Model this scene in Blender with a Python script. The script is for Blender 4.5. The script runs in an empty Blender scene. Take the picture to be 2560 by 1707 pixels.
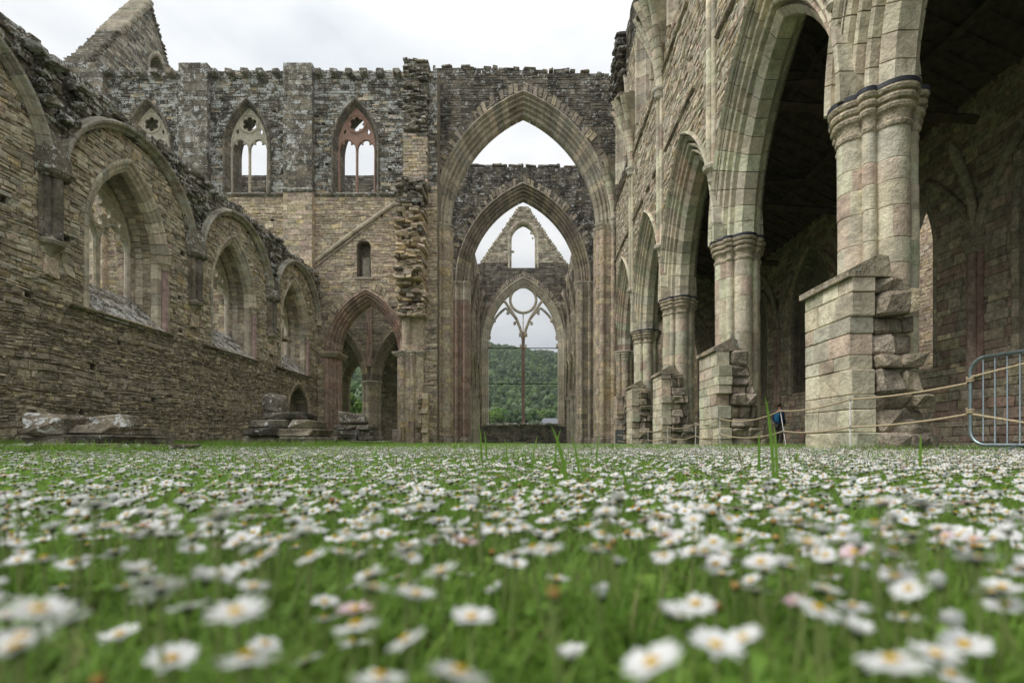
import bpy, math, random
import numpy as np
from mathutils import Vector, Matrix, Euler
from mathutils.geometry import tessellate_polygon
pi = math.pi
rad = math.radians
S = bpy.context.scene
C = S.collection

# ------------------------------------------------------------------ camera, sky, sun, exposure
CAMH = 0.15
cam = bpy.data.cameras.new('camera'); cam_o = bpy.data.objects.new('camera', cam); C.objects.link(cam_o)
cam_o.location = (0, 0, CAMH); cam_o.rotation_euler = (rad(90), 0, 0)
cam.sensor_width = 36; cam.lens = 18; cam.shift_x = -28/2560; cam.shift_y = 251.5/2560
cam.clip_start = 0.02; cam.clip_end = 4000
cam.dof.use_dof = True; cam.dof.focus_distance = 9.0; cam.dof.aperture_fstop = 3.4
S.camera = cam_o
W = bpy.data.worlds.new('World'); S.world = W; W.use_nodes = True
SUN_EL, SUN_ROT = 50, 258
def build_world():
    nt = W.node_tree; nt.nodes.clear(); N = nt.nodes.new; L = nt.links.new
    out = N('ShaderNodeOutputWorld'); bg = N('ShaderNodeBackground')
    sky = N('ShaderNodeTexSky'); sky.sky_type = 'NISHITA'; sky.sun_disc = False
    sky.sun_elevation = rad(SUN_EL); sky.sun_rotation = rad(SUN_ROT); sky.air_density = 1.0; sky.dust_density = 3.0
    sc = N('ShaderNodeMix'); sc.data_type = 'RGBA'; sc.blend_type = 'MULTIPLY'; sc.inputs[0].default_value = 1
    L(sky.outputs[0], sc.inputs[6]); sc.inputs[7].default_value = (0.09, 0.09, 0.09, 1)
    tc = N('ShaderNodeTexCoord')
    mp = N('ShaderNodeMapping'); mp.inputs['Scale'].default_value = (1.0, 1.0, 2.2); mp.inputs['Location'].default_value = (0.37, 0.1, 0.2)
    L(tc.outputs['Generated'], mp.inputs[0])
    no = N('ShaderNodeTexNoise'); no.inputs['Scale'].default_value = 2.3; no.inputs['Detail'].default_value = 6; no.inputs['Roughness'].default_value = 0.5
    L(mp.outputs[0], no.inputs[0])
    rp = N('ShaderNodeValToRGB'); e = rp.color_ramp.elements
    e[0].position = 0.36; e[0].color = (0.50, 0.545, 0.585, 1); e[1].position = 0.60; e[1].color = (0.80, 0.805, 0.805, 1)
    L(no.outputs[0], rp.inputs[0])
    mx = N('ShaderNodeMix'); mx.data_type = 'RGBA'; mx.inputs[0].default_value = 0.93
    L(sc.outputs[2], mx.inputs[6]); L(rp.outputs[0], mx.inputs[7])
    sx = N('ShaderNodeSeparateXYZ'); L(tc.outputs['Generated'], sx.inputs[0])
    ov = N('ShaderNodeMath'); ov.operation = 'MULTIPLY_ADD'; ov.use_clamp = False; ov.inputs[1].default_value = 0.62; ov.inputs[2].default_value = 0.62
    cl = N('ShaderNodeMath'); cl.operation = 'MAXIMUM'; cl.inputs[1].default_value = 0.0; L(sx.outputs[2], cl.inputs[0]); L(cl.outputs[0], ov.inputs[0])
    fin = N('ShaderNodeVectorMath'); fin.operation = 'SCALE'; L(mx.outputs[2], fin.inputs[0]); L(ov.outputs[0], fin.inputs['Scale'])   # overcast: brightest overhead
    L(fin.outputs[0], bg.inputs[0]); bg.inputs[1].default_value = 1.0
    L(bg.outputs[0], out.inputs[0])
build_world()
sun = bpy.data.lights.new('sun', 'SUN'); sun.energy = 1.5; sun.angle = rad(25); sun.color = (1, 0.97, 0.92)
sun_o = bpy.data.objects.new('sun', sun); C.objects.link(sun_o)
_el, _az = rad(SUN_EL), rad(SUN_ROT)
_d = Vector((math.sin(_az)*math.cos(_el), math.cos(_az)*math.cos(_el), math.sin(_el)))
sun_o.rotation_euler = (-_d).to_track_quat('-Z', 'Y').to_euler(); sun_o.location = (0, -5, 40)
vs = S.view_settings; vs.view_transform = 'Standard'; vs.look = 'None'; vs.gamma = 1; vs.exposure = 0.58; vs.use_curve_mapping = False
S.cycles.max_bounces = 6; S.cycles.diffuse_bounces = 4; S.cycles.glossy_bounces = 2; S.cycles.transmission_bounces = 3; S.cycles.transparent_max_bounces = 4
S.cycles.use_denoising = True

# ------------------------------------------------------------------ helpers
FPX, VX, VY = 1280.0, 1308.0, 1105.0
def proj(p):
    y = max(p[1], 0.05)
    return VX + FPX*p[0]/y, VY - FPX*(p[2]-CAMH)/y
def in_frame(p, m=0):
    if p[1] < 0.1: return False
    x, y = proj(p)
    return -m < x < 2560+m and -m < y < 1707+m
rng = random.Random(7)
R_ = rng.uniform

class Frame:
    """a wall's own axes: u along it, v up, n out of its face"""
    def __init__(s, o, u, n): s.o = np.array(o, float); s.u = np.array(u, float); s.n = np.array(n, float)
    def __call__(s, u, v, n=0.0):
        q = s.o + s.u*u + s.n*n
        return (q[0], q[1], q[2]+v)

class MB:
    """collects faces of one mesh"""
    def __init__(s): s.v = []; s.f = []; s.t = []; s.m = []; s.sm = []
    def add(s, vs, fs, tint=(0.5, 0.5, 0, 0), mi=0, smooth=False):
        b = len(s.v); s.v.extend(vs)
        for f in fs: s.f.append([b+i for i in f]); s.t.append(tint); s.m.append(mi); s.sm.append(smooth)
    def box(s, fr, u0, u1, v0, v1, n0, n1, tint=(0.5, 0.5, 0, 0), mi=0):
        P = [fr(u, v, n) for n in (n0, n1) for v in (v0, v1) for u in (u0, u1)]
        s.add(P, [(0, 1, 3, 2), (4, 6, 7, 5), (0, 4, 5, 1), (2, 3, 7, 6), (0, 2, 6, 4), (1, 5, 7, 3)], tint, mi)
    def build(s, name, mats, parent=None, kind=None):
        me = bpy.data.meshes.new(name)
        me.from_pydata([tuple(p) for p in s.v], [], s.f)
        n = len(s.f)
        if n:
            a = me.attributes.new('tint', 'FLOAT_COLOR', 'FACE')
            a.data.foreach_set('color', np.array(s.t, 'f').ravel())
            if any(s.m): me.polygons.foreach_set('material_index', s.m)
            if any(s.sm): me.polygons.foreach_set('use_smooth', s.sm)
        for m in (mats if isinstance(mats, (list, tuple)) else [mats]): me.materials.append(m)
        o = bpy.data.objects.new(name, me); C.objects.link(o)
        if parent: o.parent = parent; o.matrix_parent_inverse = PINV(parent)
        if kind: o['kind'] = kind
        return o
def PINV(p):
    m = Matrix.LocRotScale(p.location, p.rotation_euler, p.scale)
    if p.parent: m = Matrix.LocRotScale(p.parent.location, p.parent.rotation_euler, p.parent.scale) @ p.matrix_parent_inverse @ m
    return m.inverted()
def tag(o, label=None, cat=None, group=None, kind=None):
    if label: o['label'] = label
    if cat: o['category'] = cat
    if group: o['group'] = group
    if kind: o['kind'] = kind
    return o
def thing(name, label, cat, loc=(0, 0, 0), group=None):
    o = bpy.data.objects.new(name, None); C.objects.link(o); o.location = loc; o.empty_display_size = 0.3
    return tag(o, label, cat, group, 'thing')
def part(name, parent, loc):
    """a part made of sub-parts: an Empty under its thing"""
    o = bpy.data.objects.new(name, None); C.objects.link(o); o.empty_display_size = 0.2
    o.parent = parent; o.matrix_parent_inverse = PINV(parent); o.location = loc
    return o

# ------------------------------------------------------------------ materials
M = {}
def mat(name):
    m = bpy.data.materials.new(name); m.use_nodes = True; nt = m.node_tree; nt.nodes.clear()
    o = nt.nodes.new('ShaderNodeOutputMaterial'); b = nt.nodes.new('ShaderNodeBsdfPrincipled')
    nt.links.new(b.outputs[0], o.inputs[0]); M[name] = m
    return m, nt, b
def mixn(nt, a, b, f, bt='MIX'):
    x = nt.nodes.new('ShaderNodeMix'); x.data_type = 'RGBA'; x.blend_type = bt
    for i, v in ((0, f), (6, a), (7, b)):
        if hasattr(v, 'is_linked') or hasattr(v, 'links'): nt.links.new(v, x.inputs[i])
        else: x.inputs[i].default_value = v
    return x.outputs[2]
def noise(nt, co, scale, detail=4, rough=0.55, dist=0):
    n = nt.nodes.new('ShaderNodeTexNoise'); nt.links.new(co, n.inputs[0])
    n.inputs['Scale'].default_value = scale; n.inputs['Detail'].default_value = detail; n.inputs['Roughness'].default_value = rough; n.inputs['Distortion'].default_value = dist
    return n.outputs[0]
def ramp(nt, fac, stops, interp='LINEAR'):
    r = nt.nodes.new('ShaderNodeValToRGB'); nt.links.new(fac, r.inputs[0]); r.color_ramp.interpolation = interp
    e = r.color_ramp.elements
    while len(e) < len(stops): e.new(0.5)
    for i, (p, c) in enumerate(stops):
        e[i].position = p; e[i].color = (c, c, c, 1) if isinstance(c, (int, float)) else (*c, 1)
    return r.outputs[0]
def math_(nt, op, a, b=None, clamp=False):
    m = nt.nodes.new('ShaderNodeMath'); m.operation = op; m.use_clamp = clamp
    for i, v in enumerate((a, b)):
        if v is None: continue
        if isinstance(v, (int, float)): m.inputs[i].default_value = v
        else: nt.links.new(v, m.inputs[i])
    return m.outputs[0]

def stone_mat(name, palette, black=(0.035, 0.032, 0.027), white=(0.50, 0.51, 0.47), moss=(0.13, 0.135, 0.06), moss_amt=0.25, grain=0.35, bump=0.7, val=1.72, sat=0.90, speck=0.55):
    m, nt, b = mat(name); N = nt.nodes.new; L = nt.links.new
    at = N('ShaderNodeAttribute'); at.attribute_name = 'tint'
    sep = N('ShaderNodeSeparateColor'); L(at.outputs['Color'], sep.inputs[0])
    geo = N('ShaderNodeNewGeometry'); pos = geo.outputs['Position']
    palette = [tuple((sum(p)/3)*(1-sat)+c*sat for c in p) for p in palette]
    n = len(palette)
    base = ramp(nt, sep.outputs[0], [((i+0.5)/n, tuple(c*val for c in p)) for i, p in enumerate(palette)])
    # stone to stone brightness
    br = math_(nt, 'MULTIPLY_ADD', sep.outputs[1], 0.50); nt.nodes[-1].inputs[2].default_value = 0.76
    comb = N('ShaderNodeCombineColor')
    for i in range(3): L(br, comb.inputs[i])
    base = mixn(nt, base, comb.outputs[0], 1.0, 'MULTIPLY')
    # weathering inside one stone
    n1 = noise(nt, pos, 7, 3, 0.65)
    base = mixn(nt, base, ramp(nt, n1, [(0.25, 1-grain*1.5), (0.75, 1+grain)]), 1.0, 'MULTIPLY')
    n2 = noise(nt, pos, 0.55, 4, 0.6)
    base = mixn(nt, base, moss + (1,) if len(moss) == 3 else moss, math_(nt, 'MULTIPLY', ramp(nt, n2, [(0.48, 0), (0.72, 1)]), moss_amt))
    n3 = noise(nt, pos, 34, 2, 0.6)
    base = mixn(nt, base, ramp(nt, n3, [(0.28, speck), (0.5, 1.0), (0.75, 1+(1-speck)*0.5)]), 0.85, 'MULTIPLY')
    n8 = noise(nt, pos, 2.6, 4, 0.7)
    base = mixn(nt, base, ramp(nt, n8, [(0.30, 0.55), (0.50, 1.0), (0.8, 1.12)]), 0.8, 'MULTIPLY')
    # soot-dark algae, where the tint's alpha says so
    mpv = N('ShaderNodeMapping'); mpv.inputs['Scale'].default_value = (1, 1, 0.45); L(pos, mpv.inputs[0])
    n4 = noise(nt, mpv.outputs[0], 1.7, 4, 0.62)
    dk = math_(nt, 'MULTIPLY', ramp(nt, n4, [(0.33, 0.15), (0.60, 1)]), at.outputs['Alpha'], True)
    base = mixn(nt, base, black + (1,), dk)
    # pale crusty lichen blotches
    n5 = noise(nt, pos, 3.2, 5, 0.70, 0.0)
    n6 = noise(nt, pos, 15.0, 4, 0.65)
    s5 = math_(nt, 'ADD', math_(nt, 'MULTIPLY', n5, 0.55), math_(nt, 'MULTIPLY', n6, 0.45))
    thr = math_(nt, 'MULTIPLY_ADD', sep.outputs[2], -0.185); nt.nodes[-1].inputs[2].default_value = 0.675
    li = math_(nt, 'MULTIPLY', math_(nt, 'SUBTRACT', s5, thr), 36, True)
    li = math_(nt, 'MULTIPLY', li, 0.92)
    base = mixn(nt, base, white + (1,), li)
    L(base, b.inputs['Base Color']); b.inputs['Roughness'].default_value = 0.95; b.inputs['Specular IOR Level'].default_value = 0.15
    # relief
    h = math_(nt, 'ADD', math_(nt, 'MULTIPLY', noise(nt, pos, 16, 3, 0.7), 1.0), math_(nt, 'MULTIPLY', n1, 0.8))
    bp = N('ShaderNodeBump'); bp.inputs['Strength'].default_value = min(1, bump*1.3); bp.inputs['Distance'].default_value = 0.05
    L(h, bp.inputs['Height']); L(bp.outputs[0], b.inputs['Normal'])
    return m
stone_mat('rubble', [(0.29, 0.24, 0.175), (0.34, 0.285, 0.20), (0.255, 0.215, 0.165), (0.32, 0.27, 0.205), (0.285, 0.232, 0.185), (0.24, 0.205, 0.165), (0.36, 0.30, 0.195)], val=1.92)
stone_mat('warm', [(0.46, 0.375, 0.255), (0.41, 0.325, 0.235), (0.40, 0.30, 0.24), (0.50, 0.42, 0.29), (0.45, 0.345, 0.19), (0.41, 0.36, 0.275), (0.36, 0.265, 0.215), (0.48, 0.40, 0.28)], moss_amt=0.10)
stone_mat('dark', [(0.21, 0.185, 0.15), (0.26, 0.225, 0.17), (0.18, 0.16, 0.13), (0.30, 0.25, 0.18)], white=(0.68, 0.68, 0.65), moss_amt=0.15, val=1.5)
stone_mat('ashlar', [(0.43, 0.42, 0.30), (0.44, 0.375, 0.27), (0.46, 0.42, 0.31), (0.42, 0.345, 0.265), (0.38, 0.355, 0.28), (0.43, 0.365, 0.27), (0.45, 0.43, 0.31), (0.39, 0.30, 0.23)], moss=(0.36, 0.40, 0.24), moss_amt=0.3, grain=0.22, bump=0.4, speck=0.8)
stone_mat('moulding', [(0.39, 0.355, 0.28), (0.42, 0.36, 0.265), (0.36, 0.335, 0.275), (0.40, 0.32, 0.25), (0.43, 0.38, 0.285)], moss_amt=0.15, grain=0.22, bump=0.4, speck=0.75)
stone_mat('redstone', [(0.32, 0.205, 0.16), (0.29, 0.205, 0.165), (0.34, 0.25, 0.185), (0.265, 0.185, 0.155), (0.31, 0.225, 0.175)], moss_amt=0.05, grain=0.3, bump=0.5)
stone_mat('mortar', [(0.20, 0.17, 0.13)]*2, grain=0.3, bump=0.8)
stone_mat('newred', [(0.36, 0.215, 0.165), (0.38, 0.235, 0.18)], moss_amt=0.0, grain=0.12, bump=0.25, val=1.3, speck=0.85)
STONE = ['rubble', 'warm', 'dark', 'ashlar', 'moulding', 'redstone', 'mortar', 'newred']
SM = [M[k] for k in STONE]; MI = {k: i for i, k in enumerate(STONE)}
def simple(name, col, rough=0.7, metal=0, var=0.15, scale=8, bump=0.0, spec=0.3):
    m, nt, b = mat(name)
    g = nt.nodes.new('ShaderNodeNewGeometry')
    n = noise(nt, g.outputs['Position'], scale, 4)
    nt.links.new(mixn(nt, col + (1,), ramp(nt, n, [(0.3, 1-var), (0.7, 1+var)]), 1.0, 'MULTIPLY'), b.inputs['Base Color'])
    b.inputs['Roughness'].default_value = rough; b.inputs['Metallic'].default_value = metal; b.inputs['Specular IOR Level'].default_value = spec
    if bump:
        bp = nt.nodes.new('ShaderNodeBump'); bp.inputs['Strength'].default_value = bump; bp.inputs['Distance'].default_value = 0.02
        nt.links.new(n, bp.inputs['Height']); nt.links.new(bp.outputs[0], b.inputs['Normal'])
    return m
simple('lead', (0.035, 0.038, 0.048), 0.55, 0, 0.3)
simple('timber', (0.10, 0.07, 0.05), 0.85, 0, 0.4, 5, 0.3)
simple('rope', (0.50, 0.40, 0.26), 0.9, 0, 0.15, 60, 0.3)
simple('postwhite', (0.55, 0.55, 0.52), 0.6, 0, 0.2, 20)
simple('galv', (0.30, 0.36, 0.38), 0.38, 0.75, 0.2, 30)
simple('slate', (0.16, 0.17, 0.19), 0.6, 0, 0.25, 3, 0.3)
simple('render', (0.6, 0.58, 0.52), 0.9, 0, 0.1, 2)
simple('iron', (0.03, 0.03, 0.03), 0.7, 0.3)
simple('board', (0.12, 0.14, 0.15), 0.6, 0, 0.3, 12)
simple('skin', (0.46, 0.25, 0.18), 0.6, 0, 0.08)
simple('hair', (0.035, 0.02, 0.014), 0.7)
simple('navy', (0.012, 0.035, 0.085), 0.75, 0, 0.25, 12, 0.4)
simple('azure', (0.02, 0.15, 0.32), 0.75, 0, 0.2, 12, 0.3)
simple('trouser', (0.075, 0.068, 0.062), 0.85, 0, 0.2, 12, 0.3)
simple('shoe', (0.03, 0.025, 0.02), 0.6)
simple('black', (0.012, 0.012, 0.012), 0.4)
simple('bark', (0.09, 0.07, 0.05), 0.95, 0, 0.3, 4, 0.6)
simple('pipe', (0.40, 0.33, 0.20), 0.7, 0, 0.1)

def leafy(name, ca, cb, trans=0.35, rough=0.6, spec=0.25, root=None):
    """plant tissue: diffuse with some light let through, varied from copy to copy"""
    m, nt, b = mat(name); N = nt.nodes.new; L = nt.links.new
    oi = N('ShaderNodeObjectInfo'); g = N('ShaderNodeNewGeometry')
    r = math_(nt, 'FRACT', math_(nt, 'ADD', math_(nt, 'MULTIPLY', oi.outputs['Random'], 0.68), math_(nt, 'MULTIPLY', g.outputs['Random Per Island'], 0.31)))
    col = mixn(nt, ca + (1,), cb + (1,), r)
    L(col, b.inputs['Base Color']); b.inputs['Roughness'].default_value = rough; b.inputs['Specular IOR Level'].default_value = spec
    t = N('ShaderNodeBsdfTranslucent'); L(col, t.inputs[0])
    mx = N('ShaderNodeMixShader'); mx.inputs[0].default_value = trans
    L(b.outputs[0], mx.inputs[1]); L(t.outputs[0], mx.inputs[2])
    out = [x for x in nt.nodes if x.type == 'OUTPUT_MATERIAL'][0]; L(mx.outputs[0], out.inputs[0])
    return m
leafy('grass', (0.15, 0.30, 0.04), (0.34, 0.52, 0.10), 0.5, 0.5, 0.35)
leafy('straw', (0.30, 0.27, 0.12), (0.22, 0.24, 0.08), 0.3)
leafy('petal', (0.78, 0.78, 0.77), (0.90, 0.90, 0.90), 0.28, 0.7, 0.1)
leafy('petal_pink', (0.72, 0.5, 0.55), (0.8, 0.66, 0.68), 0.3, 0.7, 0.1)
leafy('disc', (0.62, 0.36, 0.02), (0.7, 0.46, 0.04), 0.1, 0.9, 0.05)
leafy('seed', (0.30, 0.16, 0.05), (0.42, 0.27, 0.09), 0.1, 0.9, 0.05)
leafy('calyx', (0.035, 0.06, 0.02), (0.06, 0.09, 0.03), 0.1, 0.7)
leafy('stem', (0.20, 0.30, 0.08), (0.33, 0.38, 0.14), 0.25)
leafy('leaf_mid', (0.09, 0.17, 0.055), (0.22, 0.31, 0.12), 0.35)
leafy('leaf_dark', (0.065, 0.125, 0.06), (0.15, 0.22, 0.11), 0.35)
leafy('leaf_pale', (0.18, 0.26, 0.14), (0.32, 0.39, 0.25), 0.35)
leafy('leaf_lime', (0.13, 0.24, 0.04), (0.22, 0.34, 0.07), 0.35)

def soil_mat():
    m, nt, b = mat('lawn')
    g = nt.nodes.new('ShaderNodeNewGeometry'); p = g.outputs['Position']
    a = noise(nt, p, 3, 6, 0.7); c = noise(nt, p, 60, 3, 0.7)
    col = ramp(nt, a, [(0.3, (0.04, 0.075, 0.015)), (0.55, (0.07, 0.125, 0.025)), (0.75, (0.11, 0.14, 0.045))])
    col = mixn(nt, col, ramp(nt, c, [(0.3, 0.5), (0.7, 1.4)]), 1.0, 'MULTIPLY')
    nt.links.new(col, b.inputs['Base Color']); b.inputs['Roughness'].default_value = 0.95
    bp = nt.nodes.new('ShaderNodeBump'); bp.inputs['Distance'].default_value = 0.03; nt.links.new(c, bp.inputs['Height']); nt.links.new(bp.outputs[0], b.inputs['Normal'])
soil_mat()

# ------------------------------------------------------------------ masonry
class Ob:
    """an opening: straight sides a apart from uc, from z0 to zs, then a pointed head (or none)"""
    def __init__(s, uc, a, z0, zs, rise=0, off=0, recess=False):
        s.uc, s.a, s.z0, s.zs, s.off, s.recess = uc, a, z0, zs, off, recess
        s.R = s.c = 0
        if rise > 0:
            s.R = (a*a+rise*rise)/(2*a); s.c = s.R-a
            s.z1 = zs+math.sqrt((s.R+off)**2-s.c**2)
        else: s.z1 = zs
    def hw(s, v):
        if v <= s.zs or s.R == 0: return s.a+s.off
        y = v-s.zs; q = (s.R+s.off)**2-y*y
        return max(0.0, math.sqrt(max(q, 0))-s.c)
    def grow(s, off): 
        o = Ob.__new__(Ob); o.__dict__.update(s.__dict__); o.off = s.off+off
        if s.R: o.z1 = s.zs+math.sqrt((s.R+o.off)**2-s.c**2)
        return o
def courses(v0, v1, h0, h1, breaks, r):
    ks = sorted({round(b, 3) for b in breaks if v0+0.03 < b < v1-0.03} | {v0, v1})
    out = [v0]
    for a, b in zip(ks, ks[1:]):
        v = a
        while v < b-1e-6:
            h = r.uniform(h0, h1)
            v = b if b-v < h*1.35 else v+h
            out.append(v)
    return out
def free_segments(v0, v1, b0, b1, obs):
    L0, L1 = b0[0], b1[0]; segs = []
    for o in sorted(obs, key=lambda o: o.uc):
        if v0 >= o.z1-1e-4 or v1 <= o.z0+1e-4: continue
        w0, w1 = o.hw(v0), (o.hw(v1) if v1 < o.z1-1e-4 or o.R == 0 else 0.0)
        segs.append((L0, L1, o.uc-w0, o.uc-w1)); L0, L1 = o.uc+w0, o.uc+w1
    segs.append((L0, L1, b0[1], b1[1]))
    out = []
    for a0, a1, c0, c1 in segs:
        if c0 <= a0 and c1 <= a1: continue
        if c0 < a0: a0 = c0 = (a0+c0)/2
        if c1 < a1: a1 = c1 = (a1+c1)/2
        if max(c0-a0, c1-a1) > 0.03: out.append((a0, a1, c0, c1))
    return out
def const_bounds(u0, u1): return lambda v: (u0, u1)

def wall_core(fr, bounds, v0, v1, thick, obs, parent, front=0.4, name='wall_core', back_face=True, mi='mortar', n_front=-0.02, grow=0.0):
    obs = [o.grow(grow) if grow and (o.R and not o.recess) else o for o in obs]
    mb = MB(); r = random.Random(3)
    for layer, (n0, n1) in enumerate(((-front, n_front), (-thick, -front-0.002))):
        ob = [o for o in obs if layer == 0 or not o.recess]
        br = [z for o in ob for z in (o.z0, o.zs, o.z1)]
        for o in ob:
            if o.R: br += [o.zs+(o.z1-o.zs)*t for t in (0.5, 0.75, 0.9, 0.97)]
        cs = courses(v0, v1, 0.4, 0.5, br, r)
        for a, b in zip(cs, cs[1:]):
            for a0, a1, c0, c1 in free_segments(a, b, bounds(a), bounds(b), ob):
                P = [fr(u, v, n) for n in (n0, n1) for u, v in ((a0, a), (c0, a), (c1, b), (a1, b))]
                mb.add(P, [(3, 2, 1, 0), (4, 5, 6, 7), (0, 1, 5, 4), (1, 2, 6, 5), (2, 3, 7, 6), (3, 0, 4, 7)], (0.5, 0.5, 0.0, 0.1), 0)
    return mb.build(name, [M[mi]], parent)

def warp(u, v, a):
    return (u+a*0.5*math.sin(v*2.3+u*0.9), v+a*(math.sin(u*1.15+0.7*math.sin(v*1.9))*0.6+0.4*math.sin(u*3.1+v*2.7)))
def stone_geo(fr, a0, a1, c0, c1, v0, v1, j, bev, proud, jit, r, wv=0):
    """one stone: a block with a worn, chamfered and slightly skewed front"""
    w = max(min(c0-a0, c1-a1), 0.02); jj = min(j, w*0.25); bv = min(bev, w*0.22, (v1-v0)*0.3)
    B = [[a0+jj, v0+j], [c0-jj, v0+j], [c1-jj, v1-j], [a1+jj, v1-j]]
    h = v1-v0
    if jit:
        for q in B: q[0] += r.uniform(-jit, jit)*h*0.6; q[1] += r.uniform(-jit, jit)*h*0.5
    if wv:
        for q in B: q[0], q[1] = warp(q[0], q[1], wv)
    cu = sum(q[0] for q in B)/4; cv = sum(q[1] for q in B)/4
    F = []
    for q in B:
        du, dv = cu-q[0], cv-q[1]
        F.append((q[0]+math.copysign(min(bv*r.uniform(0.6, 1.5), abs(du)*0.6), du), q[1]+math.copysign(min(bv*r.uniform(0.6, 1.5), abs(dv)*0.6), dv)))
    tp = [proud+r.uniform(-1, 1)*bev*0.7*(1+jit*3) for _ in range(4)]
    P = [fr(q[0], q[1], -0.05) for q in B]+[fr(q[0], q[1], max(p-bev*0.6, -0.015)) for q, p in zip(B, tp)]+[fr(q[0], q[1], p) for q, p in zip(F, tp)]
    Fc = [(8, 9, 10, 11)]
    for i in range(4):
        k = (i+1) % 4
        Fc += [(i, k, 4+k, 4+i), (4+i, 4+k, 8+k, 8+i)]
    return P, Fc

def masonry(parent, fr, bounds, v0, v1, obs, h=(0.1, 0.2), w=(0.2, 0.5), proud=(0.0, 0.03), joint=0.007, bev=0.012, jit=0.1, zone=None, n_ind=300, seed=1, visible=None, skip=None, wv=0.0, split=0.0):
    r = random.Random(seed)
    br = [o.z0 for o in obs]+[o.zs for o in obs if o.R == 0]
    cs = courses(v0, v1, h[0], h[1], br, r)
    st = []
    for ri, (a, b) in enumerate(zip(cs, cs[1:])):
        for a0, a1, c0, c1 in free_segments(a, b, bounds(a), bounds(b), obs):
            lo, hi = max(a0, a1), min(c0, c1)
            js = []
            if hi-lo > w[0]*0.8:
                u = lo+r.uniform(0.4, 1.0)*w[0]
                while u < hi-w[0]*0.5:
                    js.append(u); u += r.uniform(*w)*(0.7+0.6*(b-a)/h[1])
            e0 = [a0]+js+[c0]; e1 = [a1]+js+[c1]
            for k in range(len(e0)-1):
                um, vm = (e0[k]+e0[k+1]+e1[k]+e1[k+1])/4, (a+b)/2
                if skip and skip(um, vm, r): continue
                z = zone(um, vm, r) if zone else ('rubble', 0, 0, 0)
                if split and r.random() < split and b-a > h[0]*1.2:
                    t = r.uniform(0.35, 0.65); m_ = a+(b-a)*t
                    l_, r__ = e0[k]+(e1[k]-e0[k])*t, e0[k+1]+(e1[k+1]-e0[k+1])*t
                    st.append((um, (a+m_)/2, e0[k], l_, e0[k+1], r__, a, m_, z)); st.append((um, (b+m_)/2, l_, e1[k], r__, e1[k+1], m_, b, z))
                else: st.append((um, vm, e0[k], e1[k], e0[k+1], e1[k+1], a, b, z))
    # the stones that show largest become objects of their own
    sc = []
    for i, s in enumerate(st):
        p = fr(s[0], s[1]); A = 0
        if in_frame(p) and p[1] > 0.3:
            x, y = proj(p)
            if not visible or visible(x, y, p):
                x1, y1 = proj(fr(s[2], s[6])); x2, y2 = proj(fr(s[5], s[7]))
                A = min(abs(x2-x1), 2.2*abs(y2-y1))*abs(y2-y1)
        sc.append(A)
    order = sorted(range(len(st)), key=lambda i: -sc[i])[:n_ind]
    ind = {i for i in order if sc[i] > 40}
    rest = MB()
    for i, s in enumerate(st):
        um, vm, a0, a1, c0, c1, a, b, (mk, li, di, ex) = s
        P, F = stone_geo(fr, a0, a1, c0, c1, a, b, joint*r.uniform(0.6, 1.5), bev, r.uniform(*proud)+ex, jit, r, wv)
        t = (r.random(), r.random(), li, di)
        if i in ind:
            m = MB(); m.add(P, F, t); m.build('stone', M[mk], parent)
        else: rest.add(P, F, t, MI[mk])
    if rest.f: rest.build('stonework', SM, parent, 'stuff')
    return len(st)

def arch_pts(a, rise, off, n):
    """left foot to apex to right foot, (u, v) from the springing centre"""
    R = (a*a+rise*rise)/(2*a); c = R-a; r = R+off
    th = math.acos(max(-1, min(1, -c/r)))
    left = [(c+r*math.cos(pi-(pi-th)*i/n), r*math.sin(pi-(pi-th)*i/n)) for i in range(n+1)]
    return left+[(-u, v) for u, v in left[-2::-1]]

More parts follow.
